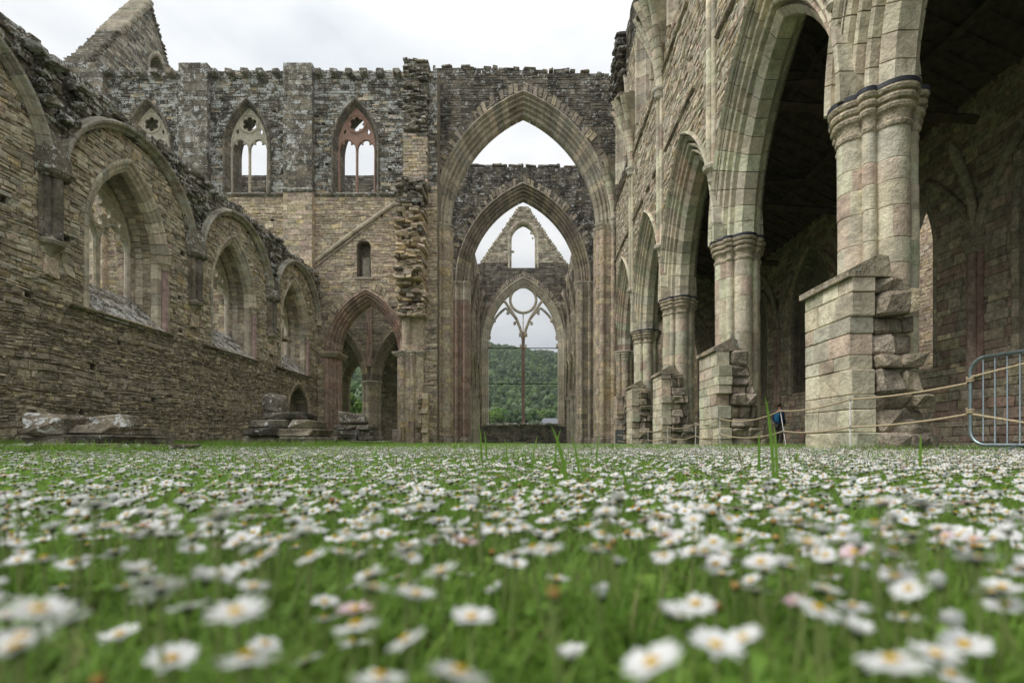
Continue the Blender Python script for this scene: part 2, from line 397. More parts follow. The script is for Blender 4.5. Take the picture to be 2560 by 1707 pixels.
def arch_ring(parent, fr, uc, vs_, a, rise, profile, nv, mi='moulding', name='voussoir', lichen=0, dirt=0, sub=2, separate=True, gap=0.010, jit=0.0, legs=None, leg_h=0.42, skipf=None, tintr=None, closed=True, smooth=False):
    """a moulded arch order: profile [(r outwards from the soffit, n)] swept round the head, cut into voussoirs; legs: v the jambs start from"""
    R = (a*a+rise*rise)/(2*a); c = R-a; r = rng
    allm = MB()
    def emit(P, F, t):
        if separate: m = MB(); m.add(P, F, t, 0, smooth); m.build(name, M[mi], parent)
        else: allm.add(P, F, t, 0, smooth)
    def strip(rings, t):
        k = len(profile); P = [p for g in rings for p in g]; F = []
        for i in range(len(rings)-1):
            for j in range(k-1): F.append((i*k+j, i*k+j+1, (i+1)*k+j+1, (i+1)*k+j))
            if closed: F.append((i*k+k-1, i*k, (i+1)*k, (i+1)*k+k-1))
        if closed: F.append(tuple(range(k))); F.append(tuple(range((len(rings)-1)*k, len(rings)*k)))
        emit(P, F, t)
    for side in (-1, 1):
        for j in range(nv):
            if skipf and skipf(side, j): continue
            rr = r.uniform(-jit, jit); nn = r.uniform(-jit, jit)*0.5
            rings = []
            for i in range(sub+1):
                t = (j+i/sub)/nv
                t = min(max(t+(gap/ (R*1.2) if i == 0 else -gap/(R*1.2) if i == sub else 0), 0), 1) if not (j == nv-1 and i == sub) else 1
                g = []
                for (ro, n) in profile:
                    rad_ = R+ro+(rr if ro > 0.05 else 0); th = math.acos(max(-1, min(1, -c/rad_)))
                    ang = pi-(pi-th)*t
                    g.append(fr(uc+side*-1*(c+rad_*math.cos(ang))*1.0 if side > 0 else uc+c+rad_*math.cos(ang), vs_+rad_*math.sin(ang), n+nn))
                rings.append(g)
            strip(rings, (r.random(), r.random(), lichen, dirt) if not tintr else tintr(r))
        if legs is not None:
            v = legs
            while v < vs_-0.02:
                v2 = vs_ if vs_-v < leg_h*1.4 else v+leg_h*r.uniform(0.8, 1.2)
                rings = [[fr(uc+side*(a+ro), vv, n) for ro, n in profile] for vv in (v+gap/2, v2-gap/2)]
                strip(rings, (r.random(), r.random(), lichen, dirt) if not tintr else tintr(r)); v = v2
    if not separate: return allm.build(name, M[mi], parent)

def strip_bar(mb, fr, pts, w, n0, n1, tint=(0.5, 0.5, 0, 0), closed=False, cham=0.3):
    """a chamfered bar following (u, v) points"""
    k = len(pts); rings = []
    for i, (u, v) in enumerate(pts):
        if closed: p0, p1 = pts[(i-1) % k], pts[(i+1) % k]
        else: p0, p1 = pts[max(i-1, 0)], pts[min(i+1, k-1)]
        du, dv = p1[0]-p0[0], p1[1]-p0[1]; L = math.hypot(du, dv) or 1; nx, ny = -dv/L, du/L
        d = n1-n0; e = w/2
        rings.append([fr(u+nx*q, v+ny*q, n) for q, n in ((-e, n0+d*cham), (-e, n1-d*cham), (-e*0.35, n1), (e*0.35, n1), (e, n1-d*cham), (e, n0+d*cham), (e*0.35, n0), (-e*0.35, n0))])
    P = [p for g in rings for p in g]; F = []
    for i in range(k if closed else k-1):
        q = (i+1) % k
        for j in range(8): F.append((i*8+j, i*8+(j+1) % 8, q*8+(j+1) % 8, q*8+j))
    if not closed: F += [tuple(range(8)), tuple(range((k-1)*8, k*8))]
    mb.add(P, F, tint)
def plate(mb, fr, loops, n0, n1, tint=(0.5, 0.5, 0, 0)):
    """a flat slab with an outline and holes"""
    tri = tessellate_polygon([[Vector((u, v, 0)) for u, v in l] for l in loops])
    flat = [p for l in loops for p in l]; k = len(flat)
    P = [fr(u, v, n1) for u, v in flat]+[fr(u, v, n0) for u, v in flat]
    F = [tuple(t) for t in tri]+[tuple(i+k for i in reversed(t)) for t in tri]
    b = 0
    for l in loops:
        for i in range(len(l)):
            j = (i+1) % len(l); F.append((b+i, b+j, k+b+j, k+b+i))
        b += len(l)
    mb.add(P, F, tint)
def light_loop(uc, a, v0, vsp, rise, foil=True, n=10):
    """outline of one window light, its head cusped"""
    pts = [(uc-a, v0)]
    if not foil: return pts+[(uc+u, vsp+v) for u, v in arch_pts(a, rise, 0, n)]+[(uc+a, v0)]
    for u, v in arch_pts(a, rise, 0, 16):
        s = math.hypot(u, v); ang = math.atan2(v, u)
        k = 1-0.30*max(0, math.cos((ang-pi/2)*6.0+pi))**3 * (0.25 < ang < pi-0.25)
        pts.append((uc+u*k, vsp+v*k))
    return pts+[(uc+a, v0)]
def circ(uc, vc, r, n=32): return [(uc+r*math.cos(2*pi*i/n), vc+r*math.sin(2*pi*i/n)) for i in range(n)]
def foil(uc, vc, r, k, n=96, rot=pi/2):
    d = r*0.655; q = r-d; out = []
    for i in range(n):
        t = 2*pi*i/n; dx, dy = math.cos(t), math.sin(t); best = r*0.42
        for m_ in range(k):
            cx, cy = d*math.cos(rot+2*pi*m_/k), d*math.sin(rot+2*pi*m_/k); b = dx*cx+dy*cy; e = q*q-(cx*cx+cy*cy-b*b)
            if e > 0: best = max(best, b+math.sqrt(e))
        out.append((uc+best*dx, vc+best*dy))
    return out

def rock(mb, c, d, r, jit=0.12, rotz=0.0, tint=None, mi=0, tilt=0.0, chf=0.16):
    """a roughly squared block with chamfered edges, centre c, size d"""
    ch = chf*min(d); P = []
    mt = Euler((r.uniform(-tilt, tilt), r.uniform(-tilt, tilt), rotz)).to_matrix()
    for sx in (-1, 1):
        for sy in (-1, 1):
            for sz in (-1, 1):
                j = Vector((r.uniform(-jit, jit)*d[0], r.uniform(-jit, jit)*d[1], r.uniform(-jit, jit)*d[2]))*0.5
                h = Vector((sx*d[0]/2, sy*d[1]/2, sz*d[2]/2))+j; k = ch*r.uniform(0.5, 1.4)
                for ax in range(3):
                    q = h.copy()
                    for o in range(3):
                        if o != ax: q[o] -= (sx, sy, sz)[o]*k*(1 if o != ax else 0)
                    P.append(tuple(Vector(c)+mt @ q))
    def I(sx, sy, sz, ax): return ((sx > 0)*4+(sy > 0)*2+(sz > 0))*3+ax
    F = []
    for s in (-1, 1):
        F += [[I(s, a, b, 0) for a, b in ((-1, -1), (1, -1), (1, 1), (-1, 1))], [I(a, s, b, 1) for a, b in ((-1, -1), (1, -1), (1, 1), (-1, 1))], [I(a, b, s, 2) for a, b in ((-1, -1), (1, -1), (1, 1), (-1, 1))]]
    for a in (-1, 1):
        for b in (-1, 1):
            F += [[I(a, b, -1, 0), I(a, b, 1, 0), I(a, b, 1, 1), I(a, b, -1, 1)], [I(a, -1, b, 0), I(a, 1, b, 0), I(a, 1, b, 2), I(a, -1, b, 2)], [I(-1, a, b, 1), I(1, a, b, 1), I(1, a, b, 2), I(-1, a, b, 2)]]
            for q in (-1, 1): F.append([I(a, b, q, 0), I(a, b, q, 1), I(a, b, q, 2)])
    mb.add(P, F, tint or (r.random(), r.random(), 0, 0), mi)
def one_rock(name, parent, c, d, mk, r, jit=0.12, rotz=0.0, tint=None, tilt=0.0, chf=0.16):
    m = MB(); rock(m, c, d, r, jit, rotz, tint, 0, tilt, chf); return m.build(name, M[mk], parent)
def string_course(parent, fr, u0, u1, v, mk='moulding', out=0.14, hgt=0.16, lichen=0.6, dirt=0.5, name='string_course', step=1.1, drop=0.0, dv=0.0):
    u = u0
    while u < u1-0.02:
        mb = MB(); u2 = min(u1, u+step*rng.uniform(0.7, 1.3))
        if rng.random() >= drop:
            f0, f1 = (u-u0)*dv, (u2-u0)*dv
            pr = [(0, -0.03), (-0.0, out), (hgt*0.35, out*1.05), (hgt, 0.02), (hgt, -0.03), (-hgt*0.6, -0.03), (-hgt*0.5, out*0.45)]
            pr = [pr[5], pr[6], pr[1], pr[2], pr[3], pr[4]]
            P = [fr(u+0.004, v+f0+a, b) for a, b in pr]+[fr(u2-0.004, v+f1+a, b) for a, b in pr]; k = len(pr)
            mb.add(P, [(i, (i+1) % k, k+(i+1) % k, k+i) for i in range(k)]+[tuple(range(k)), tuple(range(k, 2*k))], (rng.random(), rng.random(), lichen, dirt)); mb.build(name, M[mk], parent)
        u = u2

def cluster(big_r, big_d, sm_r, sm_d, n=96, rot=0):
    """outline of a clustered pier: four stout and four slim shafts round a core"""
    cs = [(big_d*math.cos(rot+i*pi/2), big_d*math.sin(rot+i*pi/2), big_r) for i in range(4)]+[(sm_d*math.cos(rot+pi/4+i*pi/2), sm_d*math.sin(rot+pi/4+i*pi/2), sm_r) for i in range(4)]
    out = []
    for k in range(n):
        t = 2*pi*k/n; dx, dy = math.cos(t), math.sin(t); best = 0.2
        for cx, cy, r in cs:
            b = dx*cx+dy*cy; q = r*r-(cx*cx+cy*cy-b*b)
            if q > 0: best = max(best, b+math.sqrt(q))
        out.append((best*dx, best*dy))
    return out
def offset_outline(ol, o):
    out = []; n = len(ol)
    for i, (x, y) in enumerate(ol):
        r = math.hypot(x, y)
        if o > 0:   # soften the hollows as the moulding swells
            rs = sum(math.hypot(*ol[(i+k) % n]) for k in range(-3, 4))/7; r = r*(1-min(o*3, 0.5))+rs*min(o*3, 0.5)
        t = math.atan2(y, x); out.append(((r+o)*math.cos(t), (r+o)*math.sin(t)))
    return out
def loft(mb, c, rings, tint, mi=0, smooth=False, cap=True, tcol=None):
    """rings: [(outline, z)]"""
    k = len(rings[0][0]); P = [(c[0]+x, c[1]+y, z) for ol, z in rings for x, y in ol]; F = []
    for i in range(len(rings)-1):
        for j in range(k): F.append((i*k+j, i*k+(j+1) % k, (i+1)*k+(j+1) % k, (i+1)*k+j))
    if cap: F += [tuple(range(k)), tuple(range((len(rings)-1)*k, len(rings)*k))]
    b = len(mb.f); mb.add(P, F, tint, mi, smooth)
    if tcol:
        for i in range(len(rings)-1):
            for j in range(k): mb.t[b+i*k+j] = tcol(j)
def drums(parent, c, ol, z0, z1, h, mk, name='drum', lichen=0, dirt=0, separate=True, jit=0.006, tintf=None):
    z = z0; mb = MB(); r = rng
    while z < z1-0.01:
        z2 = z1 if z1-z < h*1.5 else z+h*r.uniform(0.7, 1.25)
        o = r.uniform(-jit, jit); dx, dy = r.uniform(-jit, jit), r.uniform(-jit, jit)
        rings = [([(x*0.985, y*0.985) for x, y in ol], z+0.001)]+[([(x*(1+o), y*(1+o)) for x, y in ol], q) for q in (z+0.014, z2-0.014)]+[([(x*0.985, y*0.985) for x, y in ol], z2-0.001)]
        t = tintf(r) if tintf else (r.random(), r.random(), lichen, dirt)
        tc_ = None
        if len(ol) > 40:
            sz = r.randrange(10, 15); of = r.randrange(14); tt = [(r.random(), t[1]*0.5+r.random()*0.5, t[2], t[3]) for _ in range(len(ol)//sz+3)]; tc_ = lambda j: tt[(j+of)//sz]
        if separate: m = MB(); loft(m, (c[0]+dx, c[1]+dy), rings, t, tcol=tc_); m.build(name, M[mk], parent)
        else: loft(mb, (c[0]+dx, c[1]+dy), rings, t, tcol=tc_)
        z = z2
    if not separate: mb.build(name, M[mk], parent)
def ring_pts(r, n=14): return [(r*math.cos(2*pi*i/n), r*math.sin(2*pi*i/n)) for i in range(n)]
def tube(mb, pts, r, n=8, tint=(0.5, 0.5, 0, 0), smooth=True, rf=None, cap=True):
    P = []; F = []; k = len(pts); up = Vector((0, 0, 1))
    prev = None
    for i, p in enumerate(pts):
        p = Vector(p); d = (Vector(pts[min(i+1, k-1)])-Vector(pts[max(i-1, 0)])).normalized()
        if prev is None: a = d.cross(up if abs(d.z) < 0.95 else Vector((1, 0, 0))).normalized()
        else: a = (prev-d*prev.dot(d)).normalized()
        prev = a; b = d.cross(a)
        for j in range(n):
            t = 2*pi*j/n; rr = rf(i, t) if rf else r
            P.append(tuple(p+(a*math.cos(t)+b*math.sin(t))*rr))
    for i in range(k-1):
        for j in range(n): F.append((i*n+j, i*n+(j+1) % n, (i+1)*n+(j+1) % n, (i+1)*n+j))
    if cap: F += [tuple(range(n)), tuple(range((k-1)*n, k*n))]
    mb.add(P, F, tint, 0, smooth)

GROUND = Frame((0, 0, 0), (1, 0, 0), (0, 1, 0))
#@@GROUND
g = MB(); g.add([(-1500, -60, 0), (1500, -60, 0), (1500, 2500, 0), (-1500, 2500, 0)], [(0, 1, 2, 3)])
tag(g.build('lawn', M['lawn']), 'grassy lawn floor of the roofless nave', 'lawn', kind='structure')

#@@LEFTWALL
# ------------------------------------------------------------------ north aisle wall (X = -11.7)
LW = Frame((-11.7, 0, 0), (0, 1, 0), (1, 0, 0))
lw = thing('aisle_wall', 'long brown rubble wall with three pointed window bays and broken vault ribs', 'wall', (-11.7, 18, 0))
CB = [1.65, 7.15, 12.65, 18.17, 23.7, 29.2]
WIN = [Ob((CB[i]+CB[i+1])/2-0.15, 1.3, 3.75, 5.9, 2.3) for i in (0, 1, 2, 3, 4)]
HOLES = []
_r = random.Random(5)
for (y, z) in ((11.55, 5.6), (13.15, 5.35), (14.8, 3.05), (13.95, 2.2), (13.55, 0.95), (17.4, 5.05), (17.5, 3.9), (20.2, 2.6), (19.9, 1.1), (17.6, 6.6), (24.4, 4.8), (23.0, 1.2), (21.9, 3.0), (12.1, 3.6), (26.0, 5.3), (25.4, 3.55), (16.2, 1.5)):
    HOLES.append(Ob(y, 0.09, z-0.08, z+0.08, 0, 0, True))
DOOR = Ob(26.75, 1.05, 0, 1.75, 1.25, 0, True)
def lw_rib(u):
    for i in range(5):
        if CB[i] <= u <= CB[i+1]: return i, (CB[i]+CB[i+1])/2
    return 0, 4
def lw_zone(u, v, r):
    i, m = lw_rib(u)
    rib = Ob(m, 2.45, 0, 6.75, 2.5)
    if v > 6.9 and (v > rib.z1 or abs(u-m) > rib.hw(v)):
        return ('dark', r.uniform(0.6, 1.05), r.uniform(0.5, 0.95), r.uniform(0.0, 0.14))
    if v < 3.7+r.uniform(-0.3, 0.3): return ('rubble', 0.08, 0.04+0.2*r.random(), r.uniform(0, 0.02))
    return (r.choice(('warm', 'rubble', 'moulding', 'moulding')), 0.12, 0.15*r.random(), 0)
top = [9.55+0.12*math.sin(u*1.7)+0.1*math.sin(u*4.3) for u in range(40)]
lw_b = const_bounds(2.0, 29.2)
wall_core(LW, lw_b, 0, 9.45, 1.5, WIN+HOLES+[DOOR], lw, front=0.6, grow=0.2)
def lw_skip(u, v, r): return v > 9.3 and r.random() < 0.35 or u < 6.5
masonry(lw, LW, lw_b, 0, 9.75, [o.grow(0.28) for o in WIN]+HOLES+[DOOR.grow(0.3)], (0.08, 0.19), (0.10, 0.34), (-0.010, 0.032), 0.007, 0.016, 0.22, lw_zone, 300, 11, skip=lw_skip, wv=0.06, split=0.22)
MOULD = [(0.34, -0.12), (0.34, 0.03), (0.28, 0.05), (0.22, 0.03), (0.18, -0.03), (0.11, -0.04), (0.06, -0.10), (0.0, -0.13), (0.0, -0.34), (0.3, -0.34)]
RIB = [(0.03, -0.08), (0.0, 0.0), (-0.03, 0.07), (0.0, 0.14), (0.06, 0.15), (0.07, 0.20), (0.10, 0.27), (0.16, 0.29), (0.20, 0.24), (0.205, 0.14), (0.25, 0.10), (0.25, -0.08)]
TR2 = {}
def tracery_window(parent, fr, uc, a, sill, vs_, rise, n0, n1, mk, oc_k=6, oc_solid=False, name='tracery'):
    """two cusped lights under a foiled circle"""
    mb = MB(); apex = vs_+rise
    R = (a*a+rise*rise)/(2*a); la = a/2-0.06
    lsp = vs_-0.1; lr = la*1.25
    ocr = a*0.40; occ = apex-ocr*1.75-0.12
    outer = [(uc-a-0.05, vs_-0.25)]+[(uc+u, vs_+v) for u, v in arch_pts(a+0.05, rise+0.05, 0, 14)]+[(uc+a+0.05, vs_-0.25)]
    # the plate stops below at the springing of the light heads
    lo = vs_-0.25
    for c in (uc+la+0.07, uc-la-0.07):
        outer += list(reversed(light_loop(c, la, lo, lsp, lr)))
    loops = [outer, foil(uc, occ, ocr, oc_k)]
    for s in (-1, 1):
        du = uc+s*a*0.66; dv = vs_+rise*0.42
        loops.append([(du-0.09, dv), (du, dv-0.16), (du+0.09, dv), (du-s*0.05, dv+0.2)])
    plate(mb, fr, loops, n0+0.05, n1-0.05, (0.4, 0.5, 0.1, 0.1))
    strip_bar(mb, fr, circ(uc, occ, ocr+0.10, 40), 0.10, n0, n1, (0.4, 0.55, 0.2, 0), True)
    strip_bar(mb, fr, [(uc+u, vs_+v) for u, v in arch_pts(a, rise, 0, 14)], 0.12, n0, n1, (0.4, 0.5, 0.2, 0))
    for c in (uc-la-0.07, uc+la+0.07):
        strip_bar(mb, fr, [(c+u, lsp+v) for u, v in arch_pts(la+0.05, lr+0.05, 0, 12)], 0.10, n0, n1, (0.5, 0.5, 0.2, 0))
    t = mb.build(name, M[mk], parent)
    m2 = MB(); strip_bar(m2, fr, [(uc, sill), (uc, lsp+0.2)], 0.13, n0, n1, (0.3, 0.6, 0.1, 0.1)); m2.build('mullion', M[mk], parent)
    for s in (-1, 1):
        m3 = MB(); strip_bar(m3, fr, [(uc+s*(a-0.02), sill), (uc+s*(a-0.0), vs_)], 0.10, n0, n1, (0.6, 0.5, 0.1, 0.1)); m3.build('jamb', M[mk], parent)
    return t
for i, o in enumerate(WIN):
    w = part('window', lw, (-11.7, o.uc, 3.7))
    vis = i >= 2
    arch_ring(w, LW, o.uc, o.zs, o.a, 2.3, MOULD, 9 if vis else 4, 'moulding', 'voussoir', 0.15, 0.1, 3, separate=vis and i < 4, legs=3.7)
    if not vis: continue
    rv = part('reveal', lw, LW(o.uc, 3.7, -0.8))
    for q, (na_, nb_) in enumerate(((-0.35, -0.62), (-0.63, -0.86), (-0.87, -1.16), (-1.17, -1.46))):
        arch_ring(rv, LW, o.uc, o.zs, o.a+0.015, 2.32, [(0.24, na_), (0.02*q/3, na_), (0.02*q/3, nb_), (0.24, nb_)], (13, 16, 12, 15)[q], ('rubble', 'moulding', 'rubble', 'warm')[q], 'lining', 0.05, 0.2, 2, separate=False, gap=0.012, jit=0.0, legs=3.7, leg_h=0.24)
    mb = MB()   # sloping sill of slabs
    u = o.uc-o.a
    for k in range(7):
        u2 = u+2*o.a/7
        for q in range(3):
            n0, n1 = 0.08-q*0.37, 0.08-(q+1)*0.37; z0, z1 = 3.72+q*0.36, 3.72+(q+1)*0.36
            P = [LW(u+0.006, z0-0.12, n0), LW(u2-0.006, z0-0.12, n0), LW(u2-0.006, z0+0.02, n0), LW(u+0.006, z0+0.02, n0), LW(u+0.006, z1-0.12, n1), LW(u2-0.006, z1-0.12, n1), LW(u2-0.006, z1, n1), LW(u+0.006, z1, n1)]
            mb.add(P, [(0, 1, 2, 3), (3, 2, 6, 7), (4, 5, 6, 7), (0, 3, 7, 4), (1, 2, 6, 5), (0, 1, 5, 4)], (rng.random(), rng.random(), 0.95, 0.5))
        u = u2
    P = [LW(o.uc+s*o.a, z, n) for s in (-1, 1) for z, n in ((3.5, 0), (3.5, -1.5), (4.75, -1.5), (4.75, -1.0))]
    mb.add(P, [(0, 1, 2, 3), (4, 5, 6, 7), (0, 3, 7, 4), (3, 2, 6, 7)], (0.5, 0.5, 0.5, 0.4))
    mb.build('sill', M['dark'], w)
    tracery_window(w, LW, o.uc, o.a-0.1, 4.7, 6.2, 1.9, -1.12, -0.92, 'moulding', 4)
    string_course(lw, LW, o.uc-2.15, o.uc+1.75, 3.68, 'rubble', 0.13, 0.1, 0.35, 0.5)
    mb = MB()   # capital of the east jamb shaft
    for z, rr in ((5.78, 0.09), (5.85, 0.13), (5.9, 0.12), (5.96, 0.17), (6.02, 0.17)): pass
    loft(mb, LW(o.uc+o.a+0.16, 0, 0.0)[:2], [(ring_pts(rr), z) for z, rr in ((5.70, 0.10), (5.74, 0.13), (5.78, 0.11), (5.88, 0.14), (5.92, 0.19), (6.0, 0.19), (6.02, 0.15))], (0.3, 0.5, 0.1, 0.2)); mb.build('capital', M['moulding'], w)
    mb = MB(); loft(mb, LW(o.uc+o.a+0.16, 0, 0.0)[:2], [(ring_pts(0.10), z) for z in (3.75, 5.7)], (0.7, 0.4, 0, 0.1), smooth=True); mb.build('shaft', M['redstone'], w)
for i in range(5):
    m = (CB[i]+CB[i+1])/2; vis = i >= 1
    arch_ring(lw, LW, m, 6.75, 2.45, 2.45, RIB, 10 if vis else 4, 'moulding', 'rib_stone', 0.85, 0.45, 3, separate=vis, gap=0.004)
    if i >= 1:
        y = CB[i+1] if i < 4 else None
        for y in ([CB[i]] if i < 4 else [CB[i]]):
            cp = part('vault_corbel', lw, (-11.7, y, 4.7))
            def half(r, n=14, sx=1.0): return [(r*sx*math.cos(-pi/2+pi*k/(n-1)), r*math.sin(-pi/2+pi*k/(n-1))) for k in range(n)]
            mb = MB(); loft(mb, (-11.72, y), [(half(q), z) for z, q in ((4.72, 0.06), (4.84, 0.13), (4.95, 0.2), (5.0, 0.3), (5.08, 0.33), (5.12, 0.28), (5.2, 0.24))], (0.4, 0.4, 0.4, 0.5)); mb.build('bracket', M['moulding'], cp)
            mb = MB()
            for dx, dy, q in ((0.18, 0, 0.12), (0.08, 0.15, 0.10), (0.08, -0.15, 0.10), (0.0, 0.25, 0.08), (0.0, -0.25, 0.08)):
                loft(mb, (-11.7+dx, y+dy), [(ring_pts(q, 10), z) for z in (5.15, 5.9)]+[(ring_pts(q*1.05, 10), 5.92), (ring_pts(q*1.05, 10), 6.8)], (rng.random(), 0.45, 0.35, 0.55), smooth=True)
            mb.build('shafts', M['dark'], cp)
            mb = MB(); loft(mb, (-11.72, y), [(half(q, 16), z) for z, q in ((6.62, 0.32), (6.7, 0.42), (6.78, 0.46), (6.86, 0.44), (7.1, 0.42), (7.6, 0.34))], (0.4, 0.4, 0.7, 0.6)); mb.build('capital', M['dark'], cp)
            one_rock('lime_block', cp, (-11.68, y, 4.45), (0.14, 0.36, 0.45), 'warm', rng, tint=(0.2, 0.9, 0.1, 0))
# broken vault stones that stick out of the spandrels
for k in range(70):
    i = rng.choice((1, 2, 3, 4)); u = CB[i]+rng.gauss(0, 0.9) if i else 0; m = lw_rib(u)[1]
    v = rng.uniform(7.3, 9.6); rb = Ob(m, 2.75, 0, 6.75, 2.75)
    if u < 8 or u > 29 or (v < rb.z1 and abs(u-m) < rb.hw(v)+0.15): continue
    one_rock('vault_stone', lw, LW(u, v, rng.uniform(0.05, 0.22)), (rng.uniform(0.25, 0.5), rng.uniform(0.2, 0.5), rng.uniform(0.08, 0.2)), 'dark', rng, 0.25, rng.uniform(-0.3, 0.3), (rng.random(), rng.random(), rng.uniform(0.7, 1.1), rng.uniform(0.5, 0.9)), 0.15)
for k in range(62):
    u = 8+k*0.345+rng.uniform(-0.1, 0.1)
    one_rock('coping_stone', lw, LW(u, 9.54+rng.uniform(-0.12, 0.10), -0.3+rng.uniform(-0.1, 0.3)), (0.5, rng.uniform(0.22, 0.42), rng.uniform(0.1, 0.26)), 'dark', rng, 0.25, rng.uniform(-0.3, 0.3), (rng.random(), rng.random(), rng.uniform(0.7, 1.1), rng.uniform(0.5, 0.9)), 0.12)
dr = part('doorway', lw, (-11.7, 26.75, 0))
arch_ring(dr, LW, 26.75, 1.75, 1.05, 1.25, [(0.30, -0.1), (0.30, 0.02), (0.2, 0.04), (0.14, -0.02), (0.06, -0.05), (0.0, -0.12), (0.0, -0.55), (0.2, -0.55)], 7, 'warm', 'voussoir', 0.05, 0.1, 2, legs=0)
#@@TRANSEPT
# ------------------------------------------------------------------ north transept, west wall (Y = 29.2)
TW = Frame((0, 29.2, 0), (1, 0, 0), (0, -1, 0))
tw = thing('transept_wall', 'tall lichen-blotched transept wall with two-light clerestory windows above an aisle arch', 'wall', (-16, 29.2, 0))
CW = [Ob(u, 1.02, 14.35, 17.0, 2.25) for u in (-21.35, -15.72, -9.55)]
AA = Ob(-8.95, 1.72, 0, 5.2, 2.95)
NICHE = Ob(-9.09, 0.38, 9.55, 11.3, 0.3, 0, True)
TH = [Ob(u, 0.1, z, z+0.16, 0, 0, True) for u, z in ((-12.9+0.0, 12.6), (-14.3, 12.7), (-8.1, 13.0), (-16.6, 10.9), (-14.2, 18.9), (-7.6, 15.6), (-11.4, 18.2), (-7.6, 18.8), (-11.2, 15.9), (-13.7, 15.4))]
tb = const_bounds(-26.4, -4.9)
wall_core(TW, tb, 0, 21.2, 1.5, [o.grow(0.2) for o in CW]+[AA.grow(0.55), NICHE]+TH, tw, front=0.7)
def tw_zone(u, v, r):
    if v > 14.2+r.uniform(-0.1, 0.3):
        pale = r.random() < 0.12
        return ('warm' if pale else 'dark', r.uniform(0.65, 1.15), 0.25*r.random() if pale else r.uniform(0.4, 0.9), r.uniform(0, 0.015))
    if v < 8.2 and abs(u+9) < 4: return ('warm' if r.random() < 0.6 else 'rubble', 0.05, 0.35*r.random(), r.uniform(0, 0.05))
    return ('warm', 0.06, 0.1*r.random(), 0)
tw_vis = lambda x, y, p: not (p[0] < -11.6 and y > 60+0.80*x)
masonry(tw, TW, tb, 0, 21.3, [o.grow(0.28) for o in CW]+[AA.grow(0.62), NICHE.grow(0.02)]+TH, (0.10, 0.23), (0.2, 0.55), (-0.008, 0.028), 0.008, 0.014, 0.10, tw_zone, 300, 21, tw_vis, wv=0.03, split=0.25, skip=lambda u, v, r: u < -11.9 and v < 5)
HOOD = [(0.34, -0.1), (0.34, 0.12), (0.29, 0.17), (0.23, 0.12), (0.21, -0.04), (0.16, -0.02), (0.12, -0.14), (0.09, -0.12), (0.05, -0.22), (0.0, -0.26), (0.0, -0.7), (0.10, -1.45), (0.32, -1.45)]
for i, o in enumerate(CW):
    w = part('clerestory_window', tw, TW(o.uc, 14.3))
    arch_ring(w, TW, o.uc, o.zs, o.a, 2.25, HOOD, 8, 'dark', 'voussoir', 0.6, 0.3, 3, separate=i > 0, legs=14.3)
    tracery_window(w, TW, o.uc, o.a+0.02, 14.3, 17.0, 2.25, -0.34, -0.16, 'newred' if i == 2 else 'moulding', 6)
    if i == 0:
        mb = MB(); mb.box(TW, o.uc-1, o.uc+1, 14.3, 16.8, -0.75, -0.55, (0.4, 0.5, 0.3, 0.4)); mb.build('infill', M['dark'], w)
PIL = [(-26.4, -23.7), (-19.4, -17.8), (-13.5, -11.9)]
for k, (a, b) in enumerate(PIL):
    pl = part('pilaster', tw, TW((a+b)/2, 0, 0.3))
    f2 = Frame((0, 29.2-0.38, 0), (1, 0, 0), (0, -1, 0))
    z0 = 8 if k < 2 else 6.5
    wall_core(f2, const_bounds(a, b), z0, 21.4, 0.37, [], pl, front=0.2, n_front=-0.01)
    zf = lambda u, v, r: ('dark' if v > 14.3 else 'warm', r.uniform(0.55, 1.0) if v > 15.5 else 0.5 if v > 14.3 else 0.1, r.uniform(0.3, 0.75) if v > 14.3 else 0, 0)
    masonry(pl, f2, const_bounds(a-0.01, b+0.01), z0, 21.5, [], (0.22, 0.34), (0.35, 0.75), (0.0, 0.015), 0.005, 0.01, 0.03, zf, 60, 30+k, tw_vis)
    for uu, nn in ((a, -1), (b, 1)):
        f3 = Frame((uu, 29.2-0.38, 0), (0, 1, 0), (nn, 0, 0))
        masonry(pl, f3, const_bounds(0, 0.37), z0, 21.48, [], (0.22, 0.34), (0.3, 0.5), (0.012, 0.02), 0.005, 0.01, 0.03, zf, 0, 40+k)
    string_course(pl, f2, a-0.05, b+0.05, 14.3, 'dark', 0.1, 0.16, 0.9, 0.4)
for a, b in ((-23.7, -19.4), (-17.8, -13.5), (-11.9, -6.9)):
    string_course(tw, TW, a, b, 14.22, 'dark', 0.13, 0.15, 0.8, 0.5)
    u = a+0.3
    while u < b-0.2:
        one_rock('corbel_stone', tw, TW(u, 21.05, 0.13), (0.42, 0.6, 0.3), 'dark', rng, 0.1, 0, (rng.random(), 0.6, 0.8, 0.4)); u += 0.88+rng.uniform(-0.05, 0.05)
    for q in range(int((b-a)/0.55)):
        one_rock('coping_stone', tw, TW(a+0.3+q*0.55, 21.27, -0.3), (0.5, 0.6, rng.uniform(0.1, 0.2)), 'dark', rng, 0.15, 0, (rng.random(), 0.6, 0.7, 0.5))
